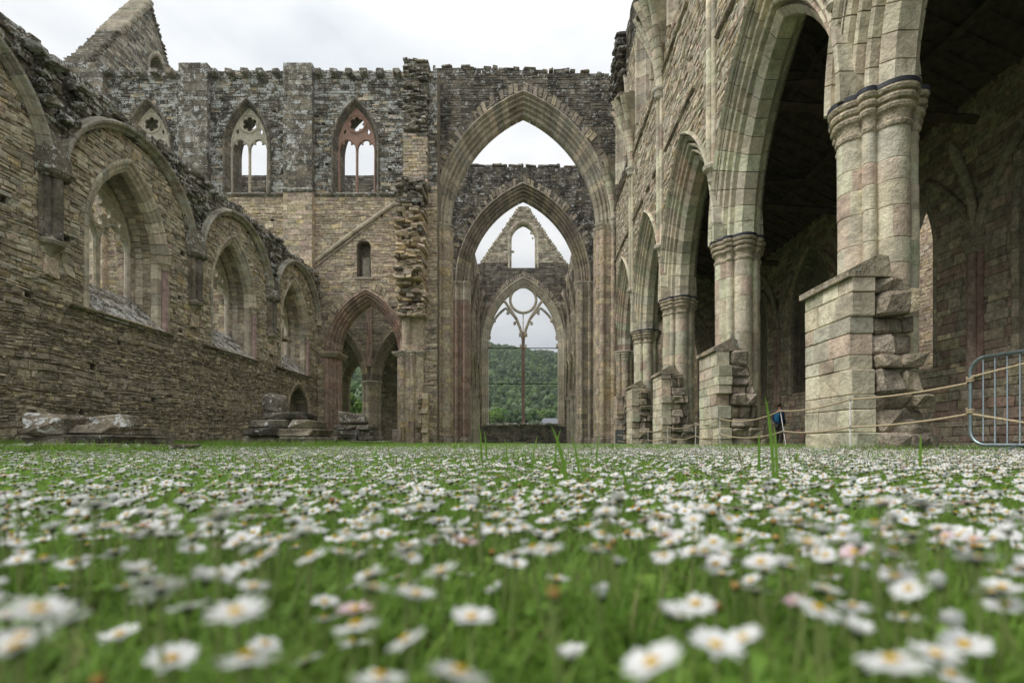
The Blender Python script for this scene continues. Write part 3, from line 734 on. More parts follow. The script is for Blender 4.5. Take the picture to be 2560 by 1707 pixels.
# scar of the aisle roof
mb = MB()
strip_bar(mb, TW, [(-12.35, 10.05), (-9.7, 12.05), (-7.0, 13.95)], 0.2, 0.0, 0.16, (0.3, 0.7, 0.45, 0.3)); mb.build('roof_crease', M['moulding'], tw)
mb = MB(); strip_bar(mb, TW, [(-12.2, 9.85), (-9.7, 11.75), (-8.6, 12.6)], 0.08, 0.0, 0.08, (0.6, 0.5, 0.3, 0.5)); mb.build('roof_crease', M['moulding'], tw)
nb = part('blocked_window', tw, TW(-9.09, 9.55))
mb = MB(); strip_bar(mb, TW, [(-9.09, 9.55), (-9.09, 10.8)], 0.42, -0.52, -0.4, (0.4, 0.3, 0, 0.4)); mb.build('slab', M['moulding'], nb)
mb = MB(); mb.box(TW, -9.6, -8.55, 9.42, 9.54, -0.3, 0.1, (0.2, 0.5, 0.2, 0.3)); mb.build('sill', M['moulding'], nb)
# the arch from the aisle into the transept
ar = part('aisle_arch', tw, TW(-8.95, 0))
AAP = [(0.66, -0.2), (0.66, 0.07), (0.59, 0.10), (0.54, 0.0), (0.46, 0.0), (0.42, -0.14), (0.38, -0.16), (0.34, -0.10), (0.29, -0.14), (0.27, -0.30), (0.23, -0.32), (0.19, -0.26), (0.14, -0.30), (0.11, -0.45), (0.06, -0.42), (0.0, -0.5), (0.0, -1.0), (0.11, -1.05), (0.3, -1.2), (0.4, -1.5)]
OLDAAP = [(0.66, -0.2), (0.66, 0.06), (0.6, 0.09), (0.55, 0.02), (0.48, 0.0), (0.42, -0.08), (0.36, -0.07), (0.30, -0.16), (0.22, -0.2), (0.17, -0.15), (0.1, -0.26), (0.03, -0.3), (0.0, -0.4), (0.0, -0.9), (0.1, -1.1), (0.3, -1.3), (0.5, -1.5)]
arch_ring(ar, TW, -8.95, 5.2, 1.72, 2.95, AAP, 11, 'redstone', 'voussoir', 0, 0.1, 3, legs=0)
for s in (-1, 1):
    mb = MB(); u = -8.95+s*2.08
    for z0_, z1_, o in ((5.0, 5.06, 0.03), (5.06, 5.14, 0.08), (5.14, 5.2, 0.15), (5.2, 5.28, 0.17)): mb.box(TW, u-0.4-o, u+0.4+o, z0_, z1_, -1.4, 0.10+o, (0.3, 0.5, 0.2, 0.3))
    mb.build('capital', M['moulding'], ar)
def cr_tint(r): return (r.random(), r.random()*0.8, 0.0, 0.0)
arch_ring(tw, TW, -8.95, 5.2, 1.72, 2.95, [(0.72, -0.1), (0.72, 0.05), (1.15, 0.05), (1.15, -0.1)], 16, 'warm', 'relieving_stone', 0.05, 0.2, 1, jit=0.08, gap=0.02, skipf=lambda s, j: j < 7 or rng.random() < 0.3)
# ------------------------------------------------------------------ transept gable (X = -25.8)
GF = Frame((-25.8, 0, 0), (0, 1, 0), (1, 0, 0))
gb = thing('gable', 'steep grey stone gable end with a small arched opening against the sky', 'gable', (-25.8, 35.3, 21))
GA = 30.3
gbounds = lambda v: (29.3+(v-21)/(GA-21)*6.0, 41.6-(v-21)/(GA-21)*6.2)
GW = Ob(36.2, 0.75, 22, 26.1, 1.3)
wall_core(GF, gbounds, 19, 30.2, 1.1, [GW], gb)
masonry(gb, GF, gbounds, 20.5, 30.3, [GW.grow(0.25)], (0.12, 0.2), (0.25, 0.6), (-0.005, 0.03), 0.008, 0.014, 0.1, lambda u, v, r: ('dark' if r.random() < 0.6 else 'moulding', r.uniform(0.5, 0.85), r.uniform(0.15, 0.5), 0), 200, 51, wv=0.03, split=0.3)
arch_ring(gb, GF, 36.2, 26.1, 0.75, 1.3, [(0.3, -0.1), (0.3, 0.06), (0.15, 0.05), (0.0, -0.1), (0.0, -0.6)], 6, 'moulding', 'voussoir', 0.2, 0.2, 2, legs=22)
for k in range(44):
    t = k/43; u = 29.3+6.0*t; v = 21+(GA-21)*t
    big = t > 0.55
    one_rock('coping_slab' if big else 'edge_stone', gb, GF(u-0.05, v+0.05, -0.5), (1.5 if big else 1.2, 0.34, 0.24), 'moulding' if big else 'dark', rng, 0.08 if big else 0.2, 0, (rng.random(), 0.5, 0.6, 0.35), 0.0)
    u = 41.6-6.2*t
    one_rock('edge_stone', gb, GF(u, v+0.02, -0.5), (1.2, 0.3, 0.22), 'dark', rng, 0.2, 0, (rng.random(), 0.6, 0.5, 0.4))
#@@CROSSING
# ------------------------------------------------------------------ the two crossing arches
def crossing_wall(Y, x0, x1, ztop0, ztop1, label, seed, n_ind, dirt, red_, lip=0.0):
    fr = Frame((0, Y, 0), (1, 0, 0), (0, -1, 0))
    th = thing('crossing_arch', label, 'arch', (0, Y, 0))
    o = Ob(0, 4.42, 0, 12.95, 6.85)
    b = lambda v: (x0, x1)
    ow_ = o.grow(0.75)
    wall_core(fr, const_bounds(x0, x1), 12.9, ztop1-0.15, 1.4, [o], th, front=0.7, grow=0.88)
    masonry(th, fr, const_bounds(x0, x1), 12.95, ztop0, [o.grow(0.95)], (0.10, 0.21), (0.2, 0.55), (-0.006, 0.03), 0.008, 0.014, 0.1,
            lambda u, v, r: ('dark', r.uniform(0.4, 0.85), r.uniform(*dirt), r.uniform(0, 0.012)), n_ind, seed, lambda x, y, p: True,
            skip=lambda u, v, r: v > ztop0+(ztop1-ztop0)*(u-x0)/(x1-x0)+r.uniform(-0.12, 0.0))
    prof = [(1.0, -0.15), (1.0, 0.12), (0.93, 0.18), (0.86, 0.08), (0.84, -0.04), (0.72, -0.02), (0.66, -0.2), (0.61, -0.22), (0.56, -0.12), (0.49, -0.16), (0.46, -0.36), (0.41, -0.38), (0.35, -0.28), (0.28, -0.34), (0.25, -0.52), (0.2, -0.54), (0.14, -0.46), (0.06, -0.5), (0.0, -0.6), (0.0, -1.0), (0.2, -1.1), (0.5, -1.25), (0.9, -1.4)]
    prof0 = [(1.0, -0.15), (1.0, 0.10), (0.92, 0.15), (0.86, 0.06), (0.78, 0.02), (0.70, -0.02), (0.64, -0.1), (0.52, -0.12), (0.45, -0.2), (0.36, -0.19), (0.3, -0.28), (0.2, -0.32), (0.12, -0.3), (0.05, -0.4), (0.0, -0.5), (0.0, -0.9), (0.15, -1.1), (0.5, -1.3), (0.9, -1.4)]
    arch_ring(th, fr, 0, 12.95, 4.42, 6.85, prof, 20, 'rubble' if red_ else 'moulding', 'voussoir', 0.25, 0.3, 2)
    arch_ring(th, fr, 0, 12.95, 4.42, 6.85, [(1.05, -0.1), (1.05, 0.04), (1.55, 0.04), (1.55, -0.1)], 34, 'rubble', 'relieving_stone', 0.1, 0.3, 1, jit=0.1, gap=0.025, skipf=lambda s, j: j < 9 or rng.random() < 0.12, separate=n_ind > 200)
    for q in range(int((x1-x0)/0.42)):
        u = x0+0.25+q*0.42+rng.uniform(-0.15, 0.15)
        if rng.random() < 0.4: continue
        zt = ztop0+(ztop1-ztop0)*(u-x0)/(x1-x0)
        one_rock('coping_stone', th, fr(u, zt+rng.uniform(-0.05, 0.06), -0.35), (rng.uniform(0.25, 0.7), 0.8, rng.uniform(0.1, 0.24)), 'dark', rng, 0.2, 0, (rng.random(), 0.6, 0.6, 0.4))
    return th, fr
ca, CAF = crossing_wall(30.3, -5.35, 5.7, 22.45, 21.95, 'dark crossing wall with a huge pointed arch facing the nave', 61, 300, (0.45, 0.95), False)
cb, CBF = crossing_wall(41.0, -5.9, 5.9, 22.35, 22.2, 'sooty second crossing wall framed by the nearer big arch', 62, 150, (0.75, 1.0), True)
def shafted(w, d, r, n=7):
    """outline of a big pier: a rectangle whose sides are rows of half-round shafts"""
    pts = []
    def side(p, q, nx, ny):
        L = math.hypot(q[0]-p[0], q[1]-p[1]); k = max(2, int(round(L/(2*r))))
        for i in range(k):
            for j in range(n):
                t = pi*j/n; a = (i+0.5-0.5*math.cos(t))/k; rr = r*math.sin(t)*(1.25 if i % 2 == 0 else 0.3)
                pts.append((p[0]+(q[0]-p[0])*a+nx*rr, p[1]+(q[1]-p[1])*a+ny*rr))
    a, b = w/2-r*0.5, d/2-r*0.5
    side((-a, -b), (a, -b), 0, -1); side((a, -b), (a, b), 1, 0); side((a, b), (-a, b), 0, 1); side((-a, b), (-a, -b), -1, 0)
    return pts
def crossing_pier(c, w, d, mk, label, ztop, sep, mk2=None, zswap=99, lichen=0.03, dirt=0.1):
    th = thing('crossing_pier', label, 'pier', (c[0], c[1], 0), 'crossing piers')
    ol = shafted(w, d, 0.15)
    drums(th, c, ol, 0, min(zswap, ztop), 0.42, mk, 'course', lichen, dirt, sep)
    if mk2: drums(th, c, ol, zswap, ztop, 0.42, mk2, 'course', lichen, dirt, sep)
    mb = MB(); loft(mb, c, [([(x*(1+o), y*(1+o)) for x, y in ol], z) for z, o in ((ztop-0.32, 0.02), (ztop-0.22, 0.05), (ztop-0.2, 0.03), (ztop-0.08, 0.1), (ztop+0.02, 0.11), (ztop+0.04, 0.06))], (0.4, 0.5, 0.3, 0.3)); mb.build('capital', M['moulding'], th)
    mb = MB(); loft(mb, c, [([(x*(1+o), y*(1+o)) for x, y in ol], z) for z, o in ((0, 0.12), (0.35, 0.12), (0.42, 0.06), (0.5, 0.07), (0.55, 0.01))], (0.6, 0.4, 0.1, 0.3)); mb.build('base', M['rubble'], th)
    return th
nw = crossing_pier((-5.32, 30.75), 1.85, 1.6, 'warm', 'tall buff and pink clustered pier below the torn rubble masonry', 12.92, True)
sw = crossing_pier((5.28, 30.75), 1.75, 1.6, 'warm', 'tall clustered crossing pier with banded cream and ochre courses at the end of the arcade', 12.92, True)
ne = crossing_pier((-5.3, 41.6), 1.75, 1.6, 'redstone', 'dark red sandstone clustered crossing pier under the second arch', 12.92, True, 'moulding', 11.5)
se = crossing_pier((5.3, 41.6), 1.75, 1.6, 'rubble', 'brownish green clustered crossing pier under the second arch opposite the red one', 12.92, True)
# north-west pier: the aisle respond and the torn end of the lost nave wall
rs = part('respond', nw, (-6.6, 29.6, 0))
ol = shafted(1.3, 0.9, 0.14)
drums(rs, (-6.4, 29.35), ol, 0, 5.05, 0.36, 'warm', 'course', 0.03, 0.1)
mb = MB(); loft(mb, (-6.4, 29.35), [([(x*(1+o), y*(1+o)) for x, y in ol], z) for z, o in ((5.0, 0.02), (5.08, 0.08), (5.12, 0.06), (5.2, 0.16), (5.28, 0.17), (5.3, 0.1))], (0.4, 0.5, 0.2, 0.3)); mb.build('capital', M['moulding'], rs)
drums(rs, (-6.38, 29.4), shafted(1.2, 0.8, 0.2), 5.3, 7.4, 0.4, 'warm', 'course', 0.03, 0.1)
tn = part('torn_masonry', nw, (-6.3, 28.9, 7.2))
z = 7.2
_r = random.Random(19)
while z < 21.6:
    h = _r.uniform(0.09, 0.24); low = z < 14.6
    if low: fy = 27.75 if z > 9 else 28.2+(9-z)*0.1
    else: fy = 28.62 if z > 17.4 else 28.8
    xl, xr = (-7.0, -5.5) if low else (-6.75, -5.4)
    rough = 0.38 if low else 0.22 if z > 17.4 else 0.03
    k = xl
    while k < xr-0.1:
        w = _r.uniform(0.22, 0.6); y0 = fy+_r.uniform(0.0, rough)+(rough*0.8 if _r.random() < 0.2 else 0); x2 = min(k+w, xr+_r.uniform(-0.1, 0.12)*(rough > 0.1))
        up_ = z > 17.4
        mk = 'dark' if up_ or (13 < z < 14.6) or _r.random() < 0.12 else 'warm'
        one_rock('torn_stone', tn, ((k+x2)/2, (y0+29.6)/2, z+h/2), (max(x2-k, 0.15), 29.6-y0, h*0.98), mk, _r, 0.14 if rough > 0.1 else 0.04, _r.uniform(-0.06, 0.06)*(rough > 0.1), (_r.random(), _r.random(), 0.7 if z > 12.5 else 0.08, 0.5 if up_ else 0.35 if 13 < z < 14.6 else 0.05))
        k += w
    z += h
mb = MB()
for q in range(7): loft(mb, (-5.72, 28.95), [(ring_pts(0.045, 8), 11.4+q*0.62), (ring_pts(0.045, 8), 11.4+q*0.62+0.6)], (0.5, 0.5, 0, 0), smooth=True)
dp = mb.build('drain_pipe', M['pipe'])
tag(dp, 'slim buff drain pipe running down beside the torn masonry', 'pipe')
def rag_stub(parent, x0, x1, y0, y1, h, seed, mk='rubble', face=None, cap=False, cw=(0.3, 0.55), ch=(0.2, 0.38), lim=0.35):
    """stub of a torn screen wall: dressed stones on the nave side, broken courses towards the west"""
    r = random.Random(seed); z = 0
    sgn = 1 if x1 > x0 else -1    # x0 is the dressed face
    while z < h-0.05:
        hh = min(r.uniform(*ch), h-z)
        if h-z-hh < 0.12: hh = h-z
        jut = r.choice((-0.05, -0.02, 0.0, 0.1, 0.14))+r.uniform(-0.02, 0.02) if z < h-0.4 else 0
        ys = y0-jut; y = ys
        while y < y1-0.08:
            w = r.uniform(*cw); y2 = y1 if y1-y-w < cw[0]*0.7 else y+w
            dpt = 0.34
            one_rock('stone', parent, (x0+sgn*dpt/2, (y+y2)/2, z+hh/2), (dpt+r.uniform(0, 0.02), y2-y-0.008, hh-0.008), face or mk, r, 0.02, 0, (r.random(), r.random(), 0.3, 0.1*r.random()), chf=0.05); y = y2
        x = x0+sgn*0.35
        wid = abs(x1-x0)*(1-0.35*z/h)
        while abs(x-x0) < wid-0.05:
            w = r.uniform(0.25, 0.5); xe = x+sgn*w
            if abs(xe-x0) > wid: xe = x0+sgn*wid
            yy = y0+r.uniform(-0.38, 0.05)*(1-0.45*z/h)+0.05*abs(x-x0)+(0.12 if z > h-0.4 else 0)
            one_rock('stone', parent, ((x+xe)/2, (yy+y1)/2, z+hh/2), (abs(xe-x), y1-yy, hh-0.01), mk, r, 0.12, r.uniform(-0.05, 0.05), (r.random(), r.random()*0.8, 0.35, r.uniform(0.2, 0.6))); x = xe
        z += hh
    if cap:
        mb = MB(); fx = x0-sgn*0.07; rx = x0+sgn*0.36; rz = h+0.32
        for k in range(3):
            a, b = y0-0.02+(y1-y0+0.08)*k/3+0.005, y0-0.02+(y1-y0+0.08)*(k+1)/3-0.005
            prf = [(fx, h), (fx, h+0.09), (rx, rz), (rx+sgn*0.16, rz-0.03), (rx+sgn*0.2, h)]
            mb.add([(x, a, zz) for x, zz in prf]+[(x, b, zz) for x, zz in prf], [(i, (i+1) % 5, 5+(i+1) % 5, 5+i) for i in range(5)]+[tuple(range(5)), tuple(range(5, 10))], (r.random(), r.random(), 0.55, 0.35))
        mb.build('weathering', M['rubble'], parent)
st = part('screen_stub', nw, (-5.6, 29.3, 0)); rag_stub(st, -5.35, -6.1, 28.75, 29.6, 2.9, 33, 'warm', lim=0.3)
#@@ARCADE
# ------------------------------------------------------------------ south nave arcade
EPS = 24/1280
AN = np.array((-1, EPS, 0))/math.hypot(1, EPS); AU = np.array((EPS, 1, 0))/math.hypot(1, EPS)
AC = Frame((4.82, 0, 0), AU, AN)
B0, BAY = 2.62, 5.5
PY = [B0-BAY]+[B0+BAY*k for k in range(6)]      # pier stations, the last is the respond
aw = thing('arcade_wall', 'lofty arcade wall of pale rubble with pointed arches, string courses and broken vault springers', 'wall', (4.9, 16, 5))
PHW = 0.58
ARCHES = [Ob((a+b)/2, (b-a)/2-PHW, 5.4, 5.4, 3.75) for a, b in zip(PY, PY[1:])]
for o in ARCHES: o.z0 = 0
CLW = [Ob((a+b)/2, 1.15, 14.6, 17.4, 2.2) for a, b in zip(PY, PY[1:])]
ab = const_bounds(PY[0], 29.6)
wall_core(AC, ab, 5.4, 21.3, 1.25, [o.grow(0.62) for o in ARCHES]+[o.grow(0.25) for o in CLW], aw, front=0.6)
def aw_zone(u, v, r):
    if v > 19.2: return ('dark', r.uniform(0.3, 0.9), r.uniform(0.5, 0.95), 0)
    if v > 14 and u > 26: return ('dark', r.uniform(0.2, 0.6), r.uniform(0.3, 0.8), 0)
    return (r.choice(('ashlar', 'warm', 'moulding')), 0.1 if v < 11 else 0.3, 0.22*r.random(), 0)
masonry(aw, AC, const_bounds(6.0, 29.6), 5.4, 21.4, [o.grow(0.70) for o in ARCHES]+[o.grow(0.35) for o in CLW], (0.07, 0.17), (0.14, 0.42), (-0.01, 0.03), 0.006, 0.012, 0.22, aw_zone, 300, 71, wv=0.05, split=0.5)
ARP = [(0.80, -0.15), (0.80, 0.08), (0.74, 0.11), (0.69, 0.04), (0.685, -0.06), (0.65, -0.01), (0.555, -0.09), (0.55, -0.28), (0.52, -0.37), (0.49, -0.30), (0.475, -0.16), (0.445, -0.13), (0.40, -0.16), (0.385, -0.34), (0.355, -0.48), (0.32, -0.44), (0.305, -0.27), (0.27, -0.23), (0.225, -0.27), (0.21, -0.46), (0.185, -0.53), (0.155, -0.47), (0.14, -0.36), (0.0, -0.50), (0.0, -0.80), (0.14, -0.92), (0.2, -0.80), (0.24, -1.0), (0.32, -0.90), (0.36, -1.1), (0.5, -1.02), (0.7, -1.25)]
for i, o in enumerate(ARCHES):
    if i == 0: continue
    an = part('arcade_arch', aw, AC(o.uc, 5.4))
    arch_ring(an, AC, o.uc, 5.4, o.a, 3.75, ARP, 12, 'ashlar', 'voussoir', 0.04, 0.08, 3)
for zc, dr_ in ((10.65, 0.12), (13.75, 0.1)):
    for a, b in zip(PY[1:], PY[2:]):
        string_course(aw, AC, a+0.3, b-0.3, zc, 'rubble', 0.10, 0.07, 0.2, 0.6, drop=dr_, step=0.6)
for i, o in enumerate(CLW):
    if i < 2: continue
    w = part('clerestory_window', aw, AC(o.uc, 14.6))
    arch_ring(w, AC, o.uc, o.zs, o.a, 2.2, HOOD, 6, 'moulding', 'voussoir', 0.25, 0.2, 2, legs=14.6, separate=False)
    tracery_window(w, AC, o.uc, o.a, 14.6, 17.4, 2.2, -0.6, -0.42, 'moulding', 6)
SHO = [(0.13, 0, 0.085), (0.05, 0.13, 0.07), (0.05, -0.13, 0.07)]
for i, y in enumerate(PY[1:]):
    if i < 1: continue
    vs2 = part('vault_shaft', aw, AC(y, 7.2))
    for n_, u_, r_ in SHO:
        drums(vs2, AC(y+u_, 0, n_)[:2], ring_pts(r_, 12), 7.4, 13.0, 0.75, 'ashlar', 'shaft', 0.1, 0.1, separate=False, jit=0.004)
    mb = MB(); c0 = AC(y, 0, 0.06)[:2]
    loft(mb, c0, [(ring_pts(q, 12), z) for z, q in ((7.0, 0.05), (7.06, 0.10), (7.12, 0.08), (7.28, 0.12), (7.36, 0.22), (7.45, 0.24), (7.5, 0.2))], (0.4, 0.5, 0.2, 0.1)); mb.build('corbel', M['moulding'], vs2)
    mb = MB(); loft(mb, c0, [(ring_pts(q, 14), z) for z, q in ((12.9, 0.2), (12.96, 0.25), (13.0, 0.21), (13.12, 0.24), (13.2, 0.3), (13.28, 0.3), (13.32, 0.24))], (0.5, 0.5, 0.1, 0.1)); mb.build('capital', M['moulding'], vs2)
    mb = MB()      # springer of the fallen vault: ribs fanning out and up, broken off
    for da in (-0.85, -0.45, 0, 0.45, 0.85):
        for k in range(9):
            rings = []
            for q in (k/9+0.004, (k+1)/9-0.004):
                out = 0.10+0.85*q**2.0; cu = y+da*(0.15+1.0*q**1.8); z_ = 13.3+3.2*q-(0.4*abs(da))*q; s_ = 0.13
                c3 = AC(cu, 0, out*math.cos(da*0.9))
                rings.append(([(c3[0]+s_*math.cos(t)-0*1, c3[1]+s_*math.sin(t)) for t in [2*pi*e/8 for e in range(8)]], z_))
            loft(mb, (0, 0), rings, (rng.random(), rng.random(), 0.25, 0.15))
    for k in range(10):   # solid webbing between the ribs
        q0, q1 = k/10, (k+1)/10; P = []
        for q in (q0, q1):
            z_ = 13.3+3.0*q
            for da in (-0.85, -0.45, 0, 0.45, 0.85):
                P.append(AC(y+da*(0.15+1.0*q**1.8), z_, (0.06+0.80*q**2)*math.cos(da*0.9)))
            P += [AC(y+0.85*(0.15+1.0*q**1.8), z_, -0.05), AC(y-0.85*(0.15+1.0*q**1.8), z_, -0.05)]
        mb.add(P, [(j, (j+1) % 7, 7+(j+1) % 7, 7+j) for j in range(7)]+[tuple(range(7)), tuple(range(7, 14))], (rng.random(), rng.random(), 0.3, 0.2))
    mb.build('springer', M['ashlar'], vs2)
    for k in range(14):
        one_rock('broken_stone', vs2, AC(y+rng.uniform(-0.85, 0.85), 16.35+rng.uniform(-0.1, 0.15), rng.uniform(0.1, 0.8)), (0.3, 0.32, 0.22), 'dark', rng, 0.3, rng.uniform(-0.5, 0.5), (rng.random(), 0.6, 0.5, 0.5), 0.2)
# blackened remains of the last vault bay beside the crossing
vr = part('vault_remnant', aw, AC(28.6, 15, 0.3))
for k in range(120):
    z_ = 19.1+2.3*rng.random(); d_ = 0.02+0.3*rng.random()
    one_rock('torn_stone', vr, AC(27.9+rng.uniform(-1.6, 1.5), z_, d_), (0.4, rng.uniform(0.25, 0.5), rng.uniform(0.1, 0.2)), 'dark', rng, 0.2, rng.uniform(-0.2, 0.2), (rng.random(), 0.5, rng.uniform(0.2, 0.9), rng.uniform(0.6, 1)))
# piers
POL = cluster(0.235, 0.345, 0.095, 0.445, 128, math.atan(EPS)*-1)
def outline_prof(parent, c, seq, mk, name, tint=(0.4, 0.5, 0.05, 0.1)):
    mb = MB(); loft(mb, c, [(offset_outline(POL, o*0.8), z) for z, o in seq], tint); return mb.build(name, M[mk], parent)
PLAB = {0: 'stout clustered pier standing beside the metal barrier outside the rope line', 1: 'pale greenish clustered pier with big ashlar stub beside the metal barrier',
        2: 'clustered pier with sloping-topped ashlar stub just beyond the standing man', 3: 'clustered pier third along the rope fence from the metal barrier',
        4: 'clustered pier next to the crossing, its ragged stub beyond the last rope posts'}
STUB = {1: 2.55, 2: 2.45, 3: 2.6, 4: 2.7}
for i, y in enumerate(PY[1:-1]):
    c0 = AC(y, 0, -0.62)
    th = thing('arcade_pier', PLAB[i], 'pier', (c0[0], c0[1], 0), 'piers of the standing arcade')
    c = c0[:2]
    drums(th, c, POL, 0.5, 4.86, 0.44, 'ashlar', 'drum', 0.12, 0.05, tintf=lambda r: (r.random(), r.random(), 0.10, 0.12*r.random()))
    outline_prof(th, c, ((0, 0.30), (0.25, 0.30), (0.26, 0.2), (0.36, 0.22), (0.42, 0.15), (0.46, 0.16), (0.52, 0.02), (0.54, 0.0)), 'rubble', 'base')
    outline_prof(th, c, ((4.82, 0.0), (4.84, 0.03), (4.88, 0.045), (4.915, 0.03), (4.925, 0.0), (5.0, 0.005), (5.05, 0.035), (5.075, 0.085), (5.115, 0.105), (5.15, 0.085), (5.16, 0.05), (5.18, 0.055), (5.19, 0.12), (5.23, 0.145), (5.265, 0.13), (5.275, 0.085), (5.295, 0.09), (5.305, 0.15), (5.345, 0.178), (5.395, 0.165)), 'rubble', 'capital', (0.25, 0.75, 0.1, 0.2))
    outline_prof(th, c, ((5.38, 0.182), (5.445, 0.18), (5.46, 0.1), (5.48, 0.0)), 'lead', 'lead_flashing')
    if i in STUB:
        xf = AC(y, 0, 0.20)[0]; xb = AC(y, 0, -0.95)[0]
        sb = part('screen_stub', th, (xf, y, 0))
        rag_stub(sb, xf, xb, y-0.70, y+0.55, STUB[i], 80+i, 'rubble', 'ashlar', True)
rsp = part('arcade_respond', sw, AC(29.9, 0, -0.5))
c = AC(30.05, 0, -0.55)[:2]
drums(rsp, c, POL, 0, 4.86, 0.42, 'warm', 'course', 0.05, 0.1)
outline_prof(rsp, c, ((4.84, 0.0), (4.9, 0.04), (4.94, 0.01), (5.06, 0.07), (5.11, 0.09), (5.15, 0.06), (5.22, 0.13), (5.30, 0.10), (5.36, 0.175), (5.395, 0.165), (5.44, 0.05)), 'moulding', 'capital')
st = part('screen_stub', sw, (5.0, 29.3, 0)); xf = AC(29.5, 0, 0.15)[0]; rag_stub(st, xf, xf+0.7, 28.6, 29.6, 2.75, 85, 'rubble', 'warm')
# ------------------------------------------------------------------ south aisle: wall, roof timbers
SAF = Frame((11.8, 0, 0), AU, AN)
sa = thing('aisle_wall', 'shadowed brown aisle wall with shafts behind the arcade, under the timber roof', 'wall', (12, 16, 0))
SW_ = [Ob((a+b)/2, 1.4 if k != 3 else 1.1, 2.35, 5.9, 2.3, 0, k not in (3,)) for k, (a, b) in enumerate(zip(PY, PY[1:]))]
wall_core(SAF, const_bounds(PY[0], 31), 0, 9.6, 1.3, SW_, sa, front=0.6, grow=0.2)
sa_z = lambda u, v, r: ('rubble' if r.random() < 0.7 else 'redstone', 0.06, 0.3*r.random(), 0)
masonry(sa, SAF, const_bounds(6, 31), 0, 9.6, [o.grow(0.3) for o in SW_], (0.14, 0.3), (0.25, 0.7), (0, 0.03), 0.008, 0.014, 0.1, sa_z, 120, 91, lambda x, y, p: x > 2240 and y < 1100)
for k, o in enumerate(SW_):
    if k < 2: continue
    w = part('window', sa, SAF(o.uc, 2.35))
    arch_ring(w, SAF, o.uc, o.zs, o.a, 2.3, MOULD, 7, 'rubble', 'voussoir', 0.05, 0.2, 2, legs=2.35, separate=k == 3)
for i, y in enumerate(PY):
    if y < 2: continue
    p2 = part('wall_shaft', sa, SAF(y, 2, 0))
    mb = MB()
    for u_, n_, r_ in ((0, 0.1, 0.11), (0.17, 0.03, 0.08), (-0.17, 0.03, 0.08)): loft(mb, SAF(y+u_, 0, n_)[:2], [(ring_pts(r_, 12), z) for z in (1.9, 5.2)], (rng.random(), 0.4, 0, 0.2), smooth=True)
    mb.build('shaft', M['redstone'], p2)
    mb = MB(); loft(mb, SAF(y, 0, 0.02)[:2], [(ring_pts(q, 14), z) for z, q in ((5.15, 0.2), (5.25, 0.26), (5.3, 0.22), (5.42, 0.3), (5.5, 0.33), (5.55, 0.26))], (0.4, 0.4, 0, 0.2)); mb.build('capital', M['rubble'], p2)
    mb = MB()
    for da in (-1, 0, 1):
        pts = [SAF(y+da*1.5*q**1.6, 5.5+2.6*q-0.3*abs(da)*q, 0.02+(0.7-0.6*abs(da))*q**2) for q in [k/8 for k in range(9)]]
        tube(mb, pts, 0.12, 6, (rng.random(), 0.4, 0, 0.3))
    mb.build('vault_ribs', M['rubble'], p2)
stf = Frame((0, 31.0, 0), (1, 0, 0), (0, -1, 0))
stw = thing('transept_wall', 'dim transept wall with an arch closing the far end of the roofed aisle', 'wall', (9.5, 31, 0))
SO = Ob(9.2, 1.7, 0, 5.2, 2.9)
wall_core(stf, const_bounds(6.1, 24), 0, 20.5, 1.2, [SO.grow(0.5)], stw)
masonry(stw, stf, const_bounds(6.1, 13), 0, 12, [SO.grow(0.6)], (0.16, 0.3), (0.3, 0.7), (0, 0.03), zone=lambda u, v, r: ('rubble', 0.03, 0.3, 0), n_ind=40, seed=93, visible=lambda x, y, p: 1560 < x < 1760)
arch_ring(stw, stf, 9.2, 5.2, 1.7, 2.9, AAP, 9, 'rubble', 'voussoir', 0, 0.2, 2, legs=0)
stb = thing('transept_wall', 'sunlit far transept wall glimpsed through the arch at the aisle end', 'wall', (12, 41, 0))
sbf = Frame((0, 42.5, 0), (1, 0, 0), (0, -1, 0))
wall_core(sbf, const_bounds(6.3, 26), 0, 20.5, 1.0, [], stb)
masonry(stb, sbf, const_bounds(6.3, 26), 0, 15, [], (0.2, 0.35), (0.3, 0.8), (0, 0.03), zone=lambda u, v, r: ('warm', 0.1, 0.2, 0), n_ind=40, seed=94, visible=lambda x, y, p: 1560 < x < 1760)
ow2 = thing('outer_wall', 'pale lit stone wall seen through the slit behind the nearest pier', 'wall', (20.5, 24, 0))
F16 = Frame((20.5, 0, 0), (0, 1, 0), (-1, 0, 0))
wall_core(F16, const_bounds(18, 40), 0, 14, 0.6, [], ow2)
masonry(ow2, F16, const_bounds(18, 40), 1, 14, [], (0.13, 0.25), (0.25, 0.6), (0, 0.03), zone=lambda u, v, r: ('warm', 0.1, 0, 0), n_ind=40, seed=95, visible=lambda x, y, p: 2280 < x < 2325)
rf = thing('timber_lean_to', 'dark timber lean-to roof with rafters and braces over the aisle', 'roof', (9, 14, 10))
def RP(y, t, dz=0): q = AC(y, 0, 0); return (q[0]+1.2+t*6.4, q[1], 12.3-3.2*t+dz)
mb = MB(); P = [RP(y, t, dz) for dz in (0, 0.12) for y, t in ((PY[0], -0.02), (PY[0], 1.05), (31, 1.05), (31, -0.02))]
mb.add(P, [(0, 1, 2, 3), (4, 5, 6, 7), (0, 1, 5, 4), (1, 2, 6, 5), (2, 3, 7, 6), (3, 0, 4, 7)]); mb.build('roof_boarding', M['timber'], rf)
def beam(name, p, q, w):
    mb = MB(); tube(mb, [p, q], w*0.7, 4, smooth=False); mb.build(name, M['timber'], rf)
y = PY[0]+0.4
while y < 30.5:
    beam('rafter', RP(y, 0, -0.06), RP(y, 1, -0.06), 0.1); y += 0.62
for t in (0.33, 0.66): beam('purlin', RP(PY[0], t, -0.2), RP(30.8, t, -0.2), 0.18)
